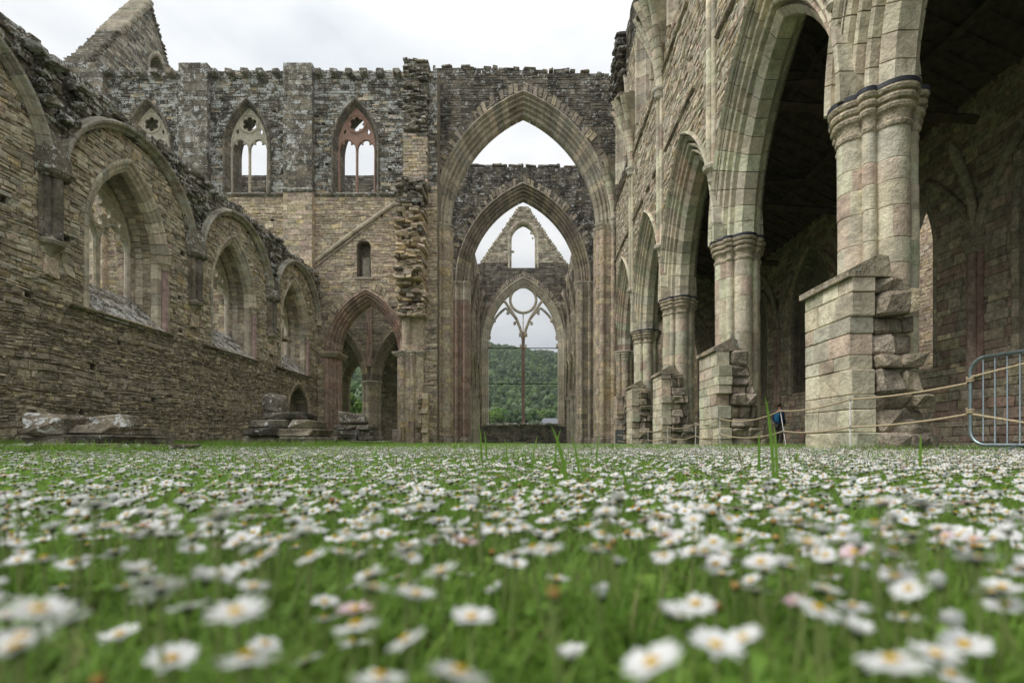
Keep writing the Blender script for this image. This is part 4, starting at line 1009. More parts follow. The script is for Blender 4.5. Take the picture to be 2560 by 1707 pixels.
beam('wall_plate', RP(PY[0], 0.95, -0.35), RP(30.8, 0.95, -0.35), 0.22)
for y in PY[1:-1]:
    beam('truss_post', RP(y, 0.05, -2.6), RP(y, 0.05, -0.2), 0.16); beam('brace', RP(y, 0.05, -2.5), RP(y, 0.66, -0.25), 0.15)
    beam('wind_brace', RP(y, 0.66, -0.3), RP(y+2.4, 0.1, -0.3), 0.14); beam('wind_brace', RP(y+2.4, 0.66, -0.3), RP(y, 0.1, -0.3), 0.14)
    beam('tie_beam', RP(y, 0.02, -3.1), RP(y, 0.97, -0.5), 0.2)
#@@EAST
# ------------------------------------------------------------------ presbytery side walls and the east end
def presbytery(sgn, label, seed):
    fr = Frame((sgn*5.35, 0, 0), (0, 1, 0), (-sgn, 0, 0))
    th = thing('presbytery_wall', label, 'wall', (sgn*5.4, 52, 0))
    ys = [42.0, 47.3, 52.6, 57.9, 63.2]
    A_ = [Ob((a+b)/2, 2.05, 0, 5.4, 3.6) for a, b in zip(ys, ys[1:])]; K_ = [Ob((a+b)/2, 1.1, 14.4, 17.2, 2.1) for a, b in zip(ys, ys[1:])]
    wall_core(fr, const_bounds(42, 63.4), 5.3, 20.6, 1.2, [o.grow(0.6) for o in A_]+K_, th)
    masonry(th, fr, const_bounds(42, 63.4), 5.4, 20.9, [o.grow(0.6) for o in A_]+[o.grow(0.3) for o in K_], (0.25, 0.4), (0.4, 0.9), (0, 0.05), zone=lambda u, v, r: ('dark' if r.random() < 0.5 else 'rubble', 0.2, 0.4*r.random(), 0), n_ind=60, seed=seed, skip=lambda u, v, r: v > 20 and r.random() < 0.4)
    for o in A_: arch_ring(th, fr, o.uc, 5.4, o.a, 3.6, ARP, 8, 'moulding', 'arch_moulding', 0.05, 0.2, 2, separate=False)
    for k, y in enumerate(ys):
        pr = part('pier', th, (sgn*5.9, y, 0))
        if 0 < k: drums(pr, (sgn*5.95, y), POL, 0, 5.1, 0.5, 'moulding', 'shaft', 0.05, 0.2, separate=False)
        mb = MB(); loft(mb, (sgn*5.95, y), [(offset_outline(POL, o), z) for z, o in ((5.05, 0), (5.15, 0.08), (5.2, 0.05), (5.35, 0.16), (5.42, 0.16))], (0.4, 0.5, 0, 0.2)); mb.build('capital', M['moulding'], pr)
        for q in (-0.16, 0, 0.16): drums(pr, (sgn*(5.35-0.08-(0.08 if q == 0 else 0)), y+q), ring_pts(0.085, 10), 6, 13.2, 0.9, 'rubble', 'vault_shaft', 0, 0.25, separate=False)
        mb = MB()
        for da in (-0.7, 0, 0.7):
            tube(mb, [fr(y+da*q**1.8, 13.2+4.0*q, 0.1+0.75*q**2) for q in [e/7 for e in range(8)]], 0.17, 6, (rng.random(), 0.4, 0.2, 0.4))
        mb.build('springer', M['rubble'], pr)
    return th
presbytery(-1, 'shadowed presbytery wall of stacked shafts beyond the red crossing pier', 101)
presbytery(1, 'rust-streaked presbytery wall of stacked shafts beyond the greenish crossing pier', 102)
EF = Frame((0, 63.5, 0), (1, 0, 0), (0, -1, 0))
ee = thing('east_gable', 'far gabled end wall with a vast traceried window and a smaller opening in the gable', 'gable', (0, 63.5, 0))
EW = Ob(0, 4.35, 2.3, 12.6, 7.15)
GWN = Ob(0, 1.45, 21.75, 25.4, 1.9)
def eb(v):
    if v < 22.2: return (-6.6, 6.6)
    t = (v-22.2)/7.3; return (-5.3*(1-t)-0.35*t, 5.3*(1-t)+0.35*t)
wall_core(EF, eb, 0, 29.3, 1.3, [EW.grow(0.6), GWN.grow(0.08)], ee, front=0.6)
masonry(ee, EF, eb, 0, 29.4, [EW.grow(0.7), GWN.grow(0.1)], (0.16, 0.28), (0.3, 0.75), (-0.005, 0.035), 0.01, 0.016, 0.1, lambda u, v, r: ('dark', r.uniform(0.1, 0.4), r.uniform(0.4, 0.9), 0) if (v < 2.2 or 17.5 < v < 22.4) else ('rubble' if r.random() < 0.5 else 'ashlar', 0.2, r.uniform(0.1, 0.45), 0), 150, 111)
EWP = [(0.8, -0.1), (0.8, 0.12), (0.7, 0.14), (0.62, 0.0), (0.5, -0.05), (0.42, -0.15), (0.3, -0.15), (0.2, -0.3), (0.08, -0.32), (0.0, -0.45), (0.0, -1.2)]
arch_ring(ee, EF, 0, 12.6, 4.35, 7.15, EWP, 18, 'moulding', 'voussoir', 0.15, 0.1, 2, legs=2.3, leg_h=0.8)
arch_ring(ee, EF, 0, 12.6, 4.35, 7.15, [(0.85, -0.1), (0.85, 0.05), (1.35, 0.05), (1.35, -0.1)], 34, 'rubble', 'relieving_stone', 0.1, 0.25, 1, jit=0.1, gap=0.03, skipf=lambda s, j: j < 6, separate=False)
arch_ring(ee, EF, 0, 25.4, 1.45, 1.9, [(0.45, -0.1), (0.45, 0.05), (0.25, 0.04), (0.0, -0.1), (0.0, -0.8)], 10, 'ashlar', 'voussoir', 0.1, 0.1, 2, legs=21.75, leg_h=0.5)
for s in (-1, 1):
    for k in range(26):
        t = k/26; one_rock('edge_stone', ee, EF(s*(5.3*(1-t)+0.3*t), 22.2+7.3*t, -0.5), (0.45, 1.1, rng.uniform(0.2, 0.3)), 'ashlar', rng, 0.25, 0, (rng.random(), 0.5, 0.3, 0.4))
for k, (u_, v_, w_) in enumerate(((-1.3, 23.9, 0.3), (1.05, 26.2, 0.35), (1.2, 25.6, 0.2))): one_rock('broken_cusp', ee, EF(u_, v_, -0.4), (w_, 0.3, 0.22), 'ashlar', rng, 0.3)
wt = part('window_tracery', ee, EF(0, 2.3))
mb = MB(); n0, n1 = -0.75, -0.45
strip_bar(mb, EF, [(0, 2.3), (0, 13.9)], 0.42, n0, n1, (0.2, 0.35, 0, 0.25)); mb.build('mullion', M['redstone'], wt)
for z_, q in ((11.9, 0.62), (13.4, 0.72)):
    mb = MB()
    for s in (-1, 1): rock(mb, EF(s*q*0.45, z_+0.2, -0.6), (q*0.5, 0.35, 0.5), rng, 0.25)
    mb.build('broken_cusp', M['moulding'], wt)
mb = MB(); strip_bar(mb, EF, circ(0, 17.95, 1.62, 48), 0.34, n0, n1, (0.2, 0.5, 0.1, 0.1), True); mb.build('rose_ring', M['moulding'], wt)
for s in (-1, 1):
    mb = MB()
    strip_bar(mb, EF, [(s*0.05, 13.0), (s*0.35, 14.3), (s*0.85, 15.6), (s*1.5, 16.6), (s*2.2, 17.6), (s*3.1, 18.35)], 0.34, n0, n1, (0.3, 0.45, 0.1, 0.1)); mb.build('tracery_bar', M['moulding'], wt)
    mb = MB()
    pts = [(s*(2.2+u), 12.9+v) for u, v in arch_pts(2.1, 4.0, 0, 14)]
    pts = [p for p in pts if abs(p[0]) > 0.75]
    strip_bar(mb, EF, pts, 0.30, n0, n1, (0.5, 0.5, 0.1, 0.1)); mb.build('light_head', M['moulding'], wt)
    for u_, v_ in ((1.05, 15.0), (3.55, 15.4), (1.9, 16.3), (4.2, 13.2), (4.25, 12.2)):
        one_rock('broken_cusp', wt, EF(s*u_, v_, -0.6), (0.32, 0.3, 0.45), 'moulding', rng, 0.35)
mb = MB(); tube(mb, [EF(0, 13.5, -0.6), EF(0, 16.4, -0.6)], 0.09, 6); mb.build('tracery_bar', M['moulding'], wt)
for z_ in (11.9, 7.45):
    mb = MB(); tube(mb, [EF(-4.5, z_, -0.6), EF(4.5, z_, -0.6)], 0.06, 6); mb.build('tie_bar', M['iron'], wt)
for k in range(22): one_rock('sill_stone', ee, EF(-4.3+k*0.41, 2.35+rng.uniform(-0.04, 0.1), -0.3), (0.42, 1.2, rng.uniform(0.2, 0.34)), 'dark', rng, 0.15, 0, (rng.random(), 0.9, 1.0, 0.1))
# ------------------------------------------------------------------ transept east side, seen through the aisle arch and the clerestory
TE = Frame((0, 41.0, 0), (1, 0, 0), (0, -1, 0))
te = thing('transept_arcade', 'inner transept wall with two arches on a clustered pier, seen through the red aisle arch', 'wall', (-15, 41, 0))
TA = [Ob(-9.0, 2.55, 0, 5.0, 4.4), Ob(-15.6, 2.55, 0, 5.0, 4.4), Ob(-21.6, 2.3, 0, 5.0, 4.0)]
TK = [Ob(u, 1.0, 14.3, 17, 2.1) for u in (-9.2, -15.2, -21.2)]
wall_core(TE, const_bounds(-25.8, -5.9), 0, 21.35, 1.2, [o.grow(0.5) for o in TA], te)
masonry(te, TE, const_bounds(-25.8, -5.9), 0, 21.5, [o.grow(0.62) for o in TA]+[], (0.16, 0.3), (0.3, 0.7), (0, 0.03), zone=lambda u, v, r: ('dark', r.uniform(0.3, 0.8), r.uniform(0.3, 0.8), 0) if v > 13 else ('rubble', 0.05, 0.3, 0), n_ind=100, seed=121, visible=lambda x, y, p: 840 < x < 1000 and y > 760 or 585 < x < 940 and y < 480)
for o in TA[:2]: arch_ring(te, TE, o.uc, 5.0, o.a, 4.4, AAP, 10, 'rubble', 'voussoir', 0.05, 0.25, 2, separate=o.uc > -10)
pr = part('pier', te, (-12.3, 41.6, 0))
drums(pr, (-12.3, 41.6), cluster(0.36, 0.40, 0.16, 0.6, 64), 0, 4.75, 0.5, 'rubble', 'drum', 0.02, 0.1)
mb = MB(); q_ = cluster(0.36, 0.40, 0.16, 0.6, 64); loft(mb, (-12.3, 41.6), [(offset_outline(q_, o), z) for z, o in ((4.7, 0), (4.8, 0.06), (4.84, 0.03), (4.94, 0.13), (5.02, 0.14), (5.05, 0.08))], (0.4, 0.5, 0.1, 0.2)); mb.build('capital', M['moulding'], pr)
for u_ in (-12.3,):
    for q in (-0.14, 0, 0.14): drums(pr, TE(u_+q, 0, 0.08)[:2], ring_pts(0.08, 10), 6.2, 13, 1.0, 'redstone', 'vault_shaft', 0, 0.1, separate=False)
ch = thing('chapel_wall', 'dim chapel wall with a pointed window opening on to trees', 'wall', (-14, 47.5, 0))
CH = Frame((0, 47.5, 0), (1, 0, 0), (0, -1, 0))
CHW = [Ob(-15.5, 0.8, 1.2, 5.4, 2.0), Ob(-9.0, 1.2, 3.5, 5.5, 2.0, 0, True)]
wall_core(CH, const_bounds(-20, -5.9), 0, 10.2, 1.0, CHW, ch, grow=0.3)
masonry(ch, CH, const_bounds(-20, -5.9), 0, 10.2, [o.grow(0.4) for o in CHW], (0.16, 0.3), (0.3, 0.7), (0, 0.03), zone=lambda u, v, r: ('rubble', 0.03, 0.4, 0), n_ind=30, seed=122, visible=lambda x, y, p: 840 < x < 1000)
arch_ring(ch, CH, -15.5, 5.4, 0.8, 2.0, [(0.55, 0.1), (0.5, 0.16), (0.4, 0.05), (0.3, 0.0), (0.15, -0.2), (0, -0.3), (0, -0.8)], 8, 'rubble', 'voussoir', 0, 0.3, 2, legs=1.2, leg_h=0.6)
mb = MB(); mb.add([(-20, 41.9, 10.2), (-5.9, 41.9, 10.2), (-5.9, 48.5, 10.2), (-20, 48.5, 10.2), (-20, 41.9, 10.4), (-5.9, 41.9, 10.4), (-5.9, 48.5, 10.4), (-20, 48.5, 10.4)], [(0, 1, 2, 3), (4, 5, 6, 7), (0, 1, 5, 4), (1, 2, 6, 5), (2, 3, 7, 6), (3, 0, 4, 7)], (0.5, 0.3, 0, 0.4)); mb.build('vault', M['rubble'], ch)
#@@STUMPS
# ------------------------------------------------------------------ stumps of the lost north arcade
def stump(c, label, layers, top, seed):
    th = thing('pier_stump', label, 'stump', (c[0], c[1], 0), 'stumps of the fallen arcade'); r = random.Random(seed)
    for (w, d, z0, z1, k) in layers:
        for i in range(k):
            ww = w/k
            one_rock('slab', th, (c[0]-w/2+ww*(i+0.5)+r.uniform(-0.03, 0.03), c[1]+r.uniform(-0.05, 0.05), (z0+z1)/2), (ww*0.98, d*r.uniform(0.9, 1.05), z1-z0-0.01), 'dark', r, 0.13, r.uniform(-0.04, 0.04), (r.random(), r.random(), r.uniform(0.4, 0.75), r.uniform(0.5, 0.9)), 0.02)
    for (dx, dy, z, sx, sy, sz, rz, tl) in top:
        one_rock('block', th, (c[0]+dx, c[1]+dy, z), (sx, sy, sz), 'dark', r, 0.28, rz, (r.random(), r.random(), 0.75, 0.7), tl)
stump((-5.55, 6.75), 'low mossy pier stump with a tilted block at one end, by the rubble wall', [(1.7, 1.5, 0, 0.13, 2), (1.15, 1.2, 0.13, 0.24, 2), (0.85, 0.95, 0.24, 0.36, 2)], [(-0.28, -0.3, 0.36, 0.5, 0.55, 0.34, 0.3, 0.1), (0.12, 0.05, 0.42, 0.5, 0.5, 0.16, 0.1, 0.05)], 1)
stump((-5.55, 12.2), 'stepped stump with a big upright lichened block, in front of the small doorway', [(1.75, 1.5, 0, 0.28, 2), (1.5, 1.35, 0.28, 0.46, 2), (1.35, 1.2, 0.46, 0.66, 3), (1.0, 1.0, 0.66, 0.84, 2)], [(-0.42, 0.1, 1.06, 0.5, 0.5, 0.48, 0.15, 0.08)], 2)
stump((-5.65, 17.4), 'stump with a squat round-cornered drum on top, in front of the aisle arch', [(2.3, 1.4, 0, 0.2, 4), (1.45, 1.3, 0.2, 0.36, 3), (1.25, 1.2, 0.36, 0.55, 2), (1.2, 1.2, 0.55, 0.72, 3)], [(-0.08, 0, 0.95, 0.78, 0.7, 0.42, 0.1, 0.03)], 3)
rngs = random.Random(2)
sl = one_rock('stone_slab', None, (-6.95, 28.2, 0.42), (0.5, 0.25, 0.84), 'rubble', rngs, 0.06)
tag(sl, 'small upright grey slab leaning by the jamb of the aisle arch', 'slab')
#@@FENCE
# ------------------------------------------------------------------ rope fence, barrier, board, man
POSTS = [(4.47, 7.0, 0.75, 0.0), (4.82, 9.6, 0.75, -0.12), (4.72, 12.28, 0.73, 0.0), (4.96, 14.7, 0.70, 0.02), (4.92, 17.5, 0.70, -0.03), (5.0, 20.5, 0.60, 0.0), (4.93, 23.3, 0.55, 0.0)]
ORD = ['first', 'second', 'third', 'fourth', 'fifth', 'sixth', 'seventh']
tops, lows = [], []
for k, (x, y, h, lean) in enumerate(POSTS):
    th = thing('rope_post', f'thin pale metal rope post, {ORD[k]} along the rope from the metal barrier', 'post', (x, y, 0), 'posts of the rope fence')
    mb = MB(); tube(mb, [(x-lean, y, 0), (x, y, h)], 0.008, 8); mb.build('rod', M['postwhite'], th)
    lo = 0.45*h+0.02 if k < 5 else 0.4*h
    for z in (h-0.015, lo):
        mb = MB(); cx = x-lean*(1-z/h)
        tube(mb, [(cx+0.022*math.cos(t), y-0.012, z+0.022*math.sin(t)) for t in [2*pi*i/12 for i in range(13)]], 0.006, 6); mb.build('eyelet', M['postwhite'], th)
    tops.append((x, y, h-0.015)); lows.append((x-lean*(1-lo/h), y, lo))
BA, BB = Vector((4.89, 5.6, 0)), Vector((5.42, 3.3, 0))
def sag(p, q, s, n): return [Vector(p).lerp(Vector(q), i/n)-Vector((0, 0, s*4*(i/n)*(1-i/n))) for i in range(n+1)]
def rope(name, label, knots, sags):
    mb = MB(); pts = []
    for (p, q), s in zip(zip(knots, knots[1:]), sags):
        L = (Vector(q)-Vector(p)).length; n = int(L/0.012) if p[1] < 9.7 else int(L/0.05)
        pts += sag(p, q, s, n)[(1 if pts else 0):]
    ds = [0]
    for a, b in zip(pts, pts[1:]): ds.append(ds[-1]+(b-a).length)
    tube(mb, [tuple(p) for p in pts], 0.012, 12, rf=lambda i, t: 0.0105+0.0022*abs(math.sin(1.5*t+ds[i]*52)), smooth=False)
    return tag(mb.build(name, M['rope']), label, 'rope')
bt = BA+Vector((0, 0, 0.80)); bl = BA+Vector((0, 0, 0.46))
rope('rope', 'upper twisted beige rope sagging between the thin posts', [tuple(BA.lerp(BB, 0.75)+Vector((0.02, 0, 1.12))), tuple(bt+Vector((0, 0, 0.06)))]+[tuple(bt)]+tops+[(4.62, 25.0, 0.5)], [0.0, 0.0, 0.03, 0.05, 0.12, 0.09, 0.10, 0.08, 0.08, 0.05])
rope('rope', 'lower twisted beige rope sagging between the thin posts', [tuple(BA.lerp(BB, 0.75)+Vector((0.02, 0, 0.05))), tuple(bl)]+lows+[(4.62, 25.0, 0.22)], [0.0, 0.03, 0.05, 0.11, 0.09, 0.10, 0.08, 0.08, 0.05])
bar = thing('crowd_barrier', 'galvanised steel barrier with rounded corner and upright bars', 'barrier', (BA.x, BA.y, 0))
dv = (BB-BA).normalized(); Lb = (BB-BA).length; z0_, z1_, rc = 0.12, 1.06, 0.16
def bp_(s, z): q = BA+dv*s; return (q.x, q.y, z)
pts = []
for (cs, cz, a0) in ((rc, z1_-rc, pi/2), (rc, z0_+rc, pi), (Lb-rc, z0_+rc, 1.5*pi), (Lb-rc, z1_-rc, 0)):
    for i in range(9):
        a = a0+pi/2*i/8; pts.append(bp_(cs+rc*math.cos(a), cz+rc*math.sin(a)))
pts.append(pts[0])
mb = MB(); tube(mb, pts, 0.019, 12); mb.build('frame_tube', M['galv'], bar)
s = 0.13
while s < Lb-0.1:
    mb = MB(); tube(mb, [bp_(s, z0_+(0.01 if s > rc else rc*0.25)), bp_(s, z1_-(0.01 if s > rc else 0.02))], 0.0075, 8); mb.build('upright_bar', M['galv'], bar); s += 0.112
for s in (0.45, Lb-0.45):
    mb = MB(); nrm = Vector((dv.y, -dv.x, 0)); q = BA+dv*s
    tube(mb, [tuple(q-nrm*0.28+Vector((0, 0, 0.015))), tuple(q-nrm*0.1+Vector((0, 0, 0.09))), tuple(q+Vector((0, 0, 0.125))), tuple(q+nrm*0.1+Vector((0, 0, 0.09))), tuple(q+nrm*0.28+Vector((0, 0, 0.015)))], 0.014, 8); mb.build('foot', M['galv'], bar)
for z in (0.80, 0.46):
    mb = MB(); tube(mb, [(BA.x+0.03*math.cos(t), BA.y+0.03*math.sin(t), z+0.012*t/pi) for t in [2*pi*i/12*1.7 for i in range(18)]], 0.010, 8); 
    tag(mb.build('rope_knot', M['rope']), 'knot of the %s rope round the barrier tube' % ('upper' if z > 0.6 else 'lower'), 'knot')
ib = thing('notice_board', 'small dark upright notice board at the far end of the ropes', 'board', (4.72, 25.1, 0))
mb = MB(); mb.add([(4.52, 25.05, 0.05), (4.92, 25.15, 0.05), (4.92, 25.2, 0.76), (4.52, 25.1, 0.76), (4.52, 25.09, 0.05), (4.92, 25.19, 0.05), (4.92, 25.24, 0.76), (4.52, 25.14, 0.76)], [(0, 1, 2, 3), (4, 5, 6, 7), (0, 1, 5, 4), (1, 2, 6, 5), (2, 3, 7, 6), (3, 0, 4, 7)]); mb.build('panel', M['board'], ib)
for x in (4.55, 4.89):
    mb = MB(); tube(mb, [(x, 25.2, 0), (x, 25.25, 0.74)], 0.02, 6); mb.build('leg', M['iron'], ib)

def skin_body(name, verts, edges, radii, mk, parent, root=0, sub=2):
    me = bpy.data.meshes.new(name); me.from_pydata(verts, edges, [])
    o = bpy.data.objects.new(name, me); C.objects.link(o)
    sk = o.modifiers.new('skin', 'SKIN'); sk.use_smooth_shade = True
    for i, d in enumerate(me.skin_vertices[0].data): d.radius = radii[i] if isinstance(radii[i], tuple) else (radii[i], radii[i]); d.use_root = i == root
    ss = o.modifiers.new('sub', 'SUBSURF'); ss.levels = sub; ss.render_levels = sub
    dg = bpy.context.evaluated_depsgraph_get(); ev = o.evaluated_get(dg); m2 = bpy.data.meshes.new_from_object(ev)
    o.modifiers.clear(); o.data = m2; m2.materials.clear(); m2.materials.append(M[mk])
    o.parent = parent
    return o
man = thing('person', 'man in navy and bright blue jacket and glasses, standing in profile behind the ropes', 'person', (11.0, 22.0, 0))
man.rotation_euler = (0, 0, rad(-78))      # local +Y is the way he faces (to the right)
# whole figure: pelvis, spine, neck, head, legs, arms
V = [(0, 0, 0.95), (0, 0, 1.12), (0, 0.01, 1.30), (0, 0, 1.45), (0, 0.02, 1.53), (0, 0.05, 1.60), (0, 0.05, 1.70), (0, 0.03, 1.76),
     (0.10, 0, 0.90), (0.11, 0.02, 0.50), (0.11, -0.02, 0.10), (0.11, 0.12, 0.05), (-0.10, 0, 0.90), (-0.11, -0.02, 0.50), (-0.11, -0.05, 0.10), (-0.11, 0.09, 0.05),
     (0.19, 0, 1.42), (0.25, -0.04, 1.15), (0.22, 0.12, 0.95), (-0.19, 0, 1.42), (-0.25, -0.04, 1.15), (-0.22, 0.12, 0.95)]
E = [(0, 1), (1, 2), (2, 3), (3, 4), (4, 5), (5, 6), (6, 7), (0, 8), (8, 9), (9, 10), (10, 11), (0, 12), (12, 13), (13, 14), (14, 15), (3, 16), (16, 17), (17, 18), (3, 19), (19, 20), (20, 21)]
Rr = [(0.15, 0.11), (0.14, 0.11), (0.17, 0.12), (0.13, 0.09), 0.058, 0.075, 0.095, 0.06, 0.09, 0.065, 0.045, 0.04, 0.09, 0.065, 0.045, 0.04, 0.07, 0.055, 0.042, 0.07, 0.055, 0.042]
skin_body('body', V, E, Rr, 'skin', man)
skin_body('jacket', [(0, 0, 0.84), (0, 0, 1.0), (0, 0.0, 1.15), (0, 0.01, 1.32), (0, 0, 1.45), (0, 0.01, 1.53), (0.10, 0, 1.44), (0.22, -0.01, 1.40), (0.28, -0.05, 1.14), (0.235, 0.10, 0.96), (-0.10, 0, 1.44), (-0.22, -0.01, 1.40), (-0.28, -0.05, 1.14), (-0.235, 0.10, 0.96)],
          [(0, 1), (1, 2), (2, 3), (3, 4), (4, 5), (4, 6), (6, 7), (7, 8), (8, 9), (4, 10), (10, 11), (11, 12), (12, 13)], [(0.19, 0.15), (0.20, 0.155), (0.19, 0.155), (0.21, 0.15), (0.14, 0.11), 0.075, 0.10, 0.095, 0.08, 0.062, 0.10, 0.095, 0.08, 0.062], 'navy', man)
skin_body('back_panel', [(0, -0.10, 0.98), (0, -0.12, 1.15), (0, -0.11, 1.30), (0, -0.08, 1.42)], [(0, 1), (1, 2), (2, 3)], [(0.15, 0.06), (0.16, 0.07), (0.18, 0.065), (0.16, 0.05)], 'azure', man)
skin_body('trousers', [(0, 0, 0.92), (0.10, 0, 0.86), (0.115, 0.02, 0.50), (0.115, -0.02, 0.09), (-0.10, 0, 0.86), (-0.115, -0.02, 0.50), (-0.115, -0.05, 0.09)], [(0, 1), (1, 2), (2, 3), (0, 4), (4, 5), (5, 6)], [(0.16, 0.13), 0.105, 0.085, 0.075, 0.105, 0.085, 0.075], 'trouser', man)
skin_body('hair', [(0, -0.03, 1.66), (0, -0.01, 1.74), (0, 0.05, 1.79), (0, 0.11, 1.775)], [(0, 1), (1, 2), (2, 3)], [(0.082, 0.06), (0.098, 0.07), (0.085, 0.045), (0.06, 0.025)], 'hair', man)
for s in (-1, 1):
    skin_body('shoe', [(s*0.115, -0.08, 0.05), (s*0.115, 0.06, 0.05), (s*0.12, 0.19, 0.035)], [(0, 1), (1, 2)], [0.05, 0.052, 0.035], 'shoe', man, sub=1)
    skin_body('ear', [(s*0.092, 0.03, 1.66), (s*0.10, 0.02, 1.71)], [(0, 1)], [0.014, 0.02], 'skin', man, sub=1)
    for f in range(4): skin_body('finger', [(s*(0.225-0.0*f), 0.13, 0.915+0.0*f), (s*0.22, 0.15+0.012*f, 0.87), (s*0.215, 0.17+0.014*f, 0.835+0.006*f)], [(0, 1), (1, 2)], [0.013, 0.010, 0.008], 'skin', man, sub=1)
    skin_body('thumb', [(s*0.20, 0.14, 0.92), (s*0.185, 0.185, 0.89)], [(0, 1)], [0.013, 0.010], 'skin', man, sub=1)
skin_body('nose', [(0, 0.145, 1.70), (0, 0.172, 1.665), (0, 0.15, 1.655)], [(0, 1), (1, 2)], [0.012, 0.016, 0.012], 'skin', man, sub=1)
skin_body('mouth', [(-0.025, 0.135, 1.625), (0, 0.143, 1.625), (0.025, 0.135, 1.625)], [(0, 1), (1, 2)], [0.006, 0.009, 0.006], 'redstone', man, sub=1)
def loc_tube(name, pts, r, mk):
    mb = MB(); tube(mb, pts, r, 6); o = mb.build(name, M[mk]); o.parent = man
loc_tube('glasses', [(0.095, 0.02, 1.705), (0.085, 0.145, 1.705), (0.065, 0.155, 1.685), (0.02, 0.16, 1.69), (0, 0.162, 1.70), (-0.02, 0.16, 1.69), (-0.065, 0.155, 1.685), (-0.085, 0.145, 1.705), (-0.095, 0.02, 1.705)], 0.007, 'black')
#@@WOODS
# ------------------------------------------------------------------ wooded hillside, trees, house
hill = MB(); nx, ny = 40, 24; P = []
def hill_z(x, y):
    t = max(0, (y-170)/330); h = 88*min(1, t)**1.05*(1-0.06*x/120)
    return -0.5+h+4*math.sin(x*0.03+y*0.02)*min(1, t)
for j in range(ny+1):
    for i in range(nx+1):
        x = -520+1040*i/nx; y = 150+500*j/ny; P.append((x, y, hill_z(x, y)))
hill.add(P, [(j*(nx+1)+i, j*(nx+1)+i+1, (j+1)*(nx+1)+i+1, (j+1)*(nx+1)+i) for j in range(ny) for i in range(nx)], smooth=True)
tag(hill.build('hillside', M['lawn']), 'wooded hillside rising beyond the far window', 'hill', kind='structure')
def crown_mesh(name, mats, seed, rad_, hgt, n_cl, n_leaf, leaf, base=0.3):
    r = random.Random(seed); mb = MB()
    cl = []
    for k in range(n_cl):
        while True:
            p = Vector((r.uniform(-1, 1), r.uniform(-1, 1), r.uniform(-1, 1)))
            if 0.25 < p.length < 1: break
        p = p.normalized()*p.length**0.45*0.8
        cl.append((Vector((p.x*rad_, p.y*rad_, hgt*base+(p.z+1)/2*hgt*(1-base)*0.92)), rad_*r.uniform(0.2, 0.36), r.choice(range(len(mats)))))
    for c, q, mi in cl:
        for k in range(n_leaf):
            d = Vector((r.gauss(0, 1), r.gauss(0, 1), r.gauss(0.25, 1))).normalized(); p = c+d*q*r.uniform(0.65, 1.08)
            nrm = (d+Vector((r.uniform(-0.7, 0.7), r.uniform(-0.7, 0.7), r.uniform(-0.4, 0.7)))).normalized()
            a = nrm.orthogonal().normalized(); a.rotate(Matrix.Rotation(r.uniform(0, 6.3), 3, nrm)); b = nrm.cross(a); s_ = leaf*r.uniform(0.6, 1.4)
            mb.add([tuple(p-a*s_), tuple(p+b*s_*0.55+nrm*0.1*s_), tuple(p+a*s_), tuple(p-b*s_*0.55)], [(0, 1, 2, 3)], mi=mi)
    me_o = mb.build(name, mats); return me_o
def limb_mesh(name, seed, hgt, rad_, r0):
    r = random.Random(seed); mb = MB()
    tube(mb, [(0, 0, -0.3), (0.05*hgt*r.uniform(-1, 1), 0.03*hgt*r.uniform(-1, 1), hgt*0.35), (0.04*hgt*r.uniform(-1, 1), 0, hgt*0.75)], r0, 8, rf=lambda i, t: r0*(1-0.36*i))
    for k in range(7):
        a = 2*pi*k/7+r.uniform(-0.4, 0.4); z = hgt*r.uniform(0.28, 0.55)
        tube(mb, [(0, 0, z), (math.cos(a)*rad_*0.4, math.sin(a)*rad_*0.4, z+hgt*0.14), (math.cos(a)*rad_*0.75, math.sin(a)*rad_*0.75, z+hgt*0.3)], r0*0.4, 5, rf=lambda i, t: r0*0.4*(1-0.35*i))
    return mb.build(name, M['bark'])
KINDS_ = [('leaf_mid', 'leaf_dark'), ('leaf_lime', 'leaf_mid'), ('leaf_pale', 'leaf_mid'), ('leaf_dark', 'leaf_mid')]
proto = []
for k, ks in enumerate(KINDS_):
    cr = crown_mesh('crown', [M[x] for x in ks], 200+k, 4.6, 11.5, 26, 130, 0.42, 0.22); tr_ = limb_mesh('trunk', 210+k, 11, 4.6, 0.32)
    proto.append((cr.data, tr_.data)); bpy.data.objects.remove(cr); bpy.data.objects.remove(tr_)
def tree(x, y, k, s, rz, label, z=0):
    th = thing('tree', label, 'tree', (x, y, z), 'broadleaf trees beyond the abbey')
    th.scale = (s, s, s*rng.uniform(0.9, 1.1)); th.rotation_euler = (0, 0, rz)
    for nm, me in zip(('crown', 'trunk'), proto[k]):
        o = bpy.data.objects.new(nm, me); C.objects.link(o); o.parent = th
    return th
def tx(px, Y): return (px-VX)/FPX*Y
TREES = [(1228, 150, 1, 0.85, 'bright green round tree low in the left light of the far window'), (1243, 158, 1, 1.0, 'taller lime green tree left of the window mullion'), (1262, 152, 0, 0.8, 'dark rounded tree between the lime tree and the mullion'),
         (1283, 160, 1, 0.75, 'small fresh green tree at the sill of the far window'), (1298, 155, 0, 0.95, 'mid green tree half hidden by the window mullion'), (1325, 155, 2, 1.0, 'pale green spreading tree right of the mullion'),
         (1345, 162, 1, 0.95, 'bright tree rising behind the slate roof end'), (1372, 158, 2, 1.0, 'greyish green tree above the slate roof'), (1392, 165, 2, 1.1, 'pale tree at the right edge of the far window'),
         (872, 74, 1, 0.62, 'yellow-green young tree seen through the chapel window'), (893, 96, 2, 1.0, 'pale leafy tree behind the yellow-green one'), (884, 130, 0, 1.6, 'tall dark tree filling the top of the chapel window'), (905, 120, 3, 1.3, 'blackish green tree beside the chapel window jamb')]
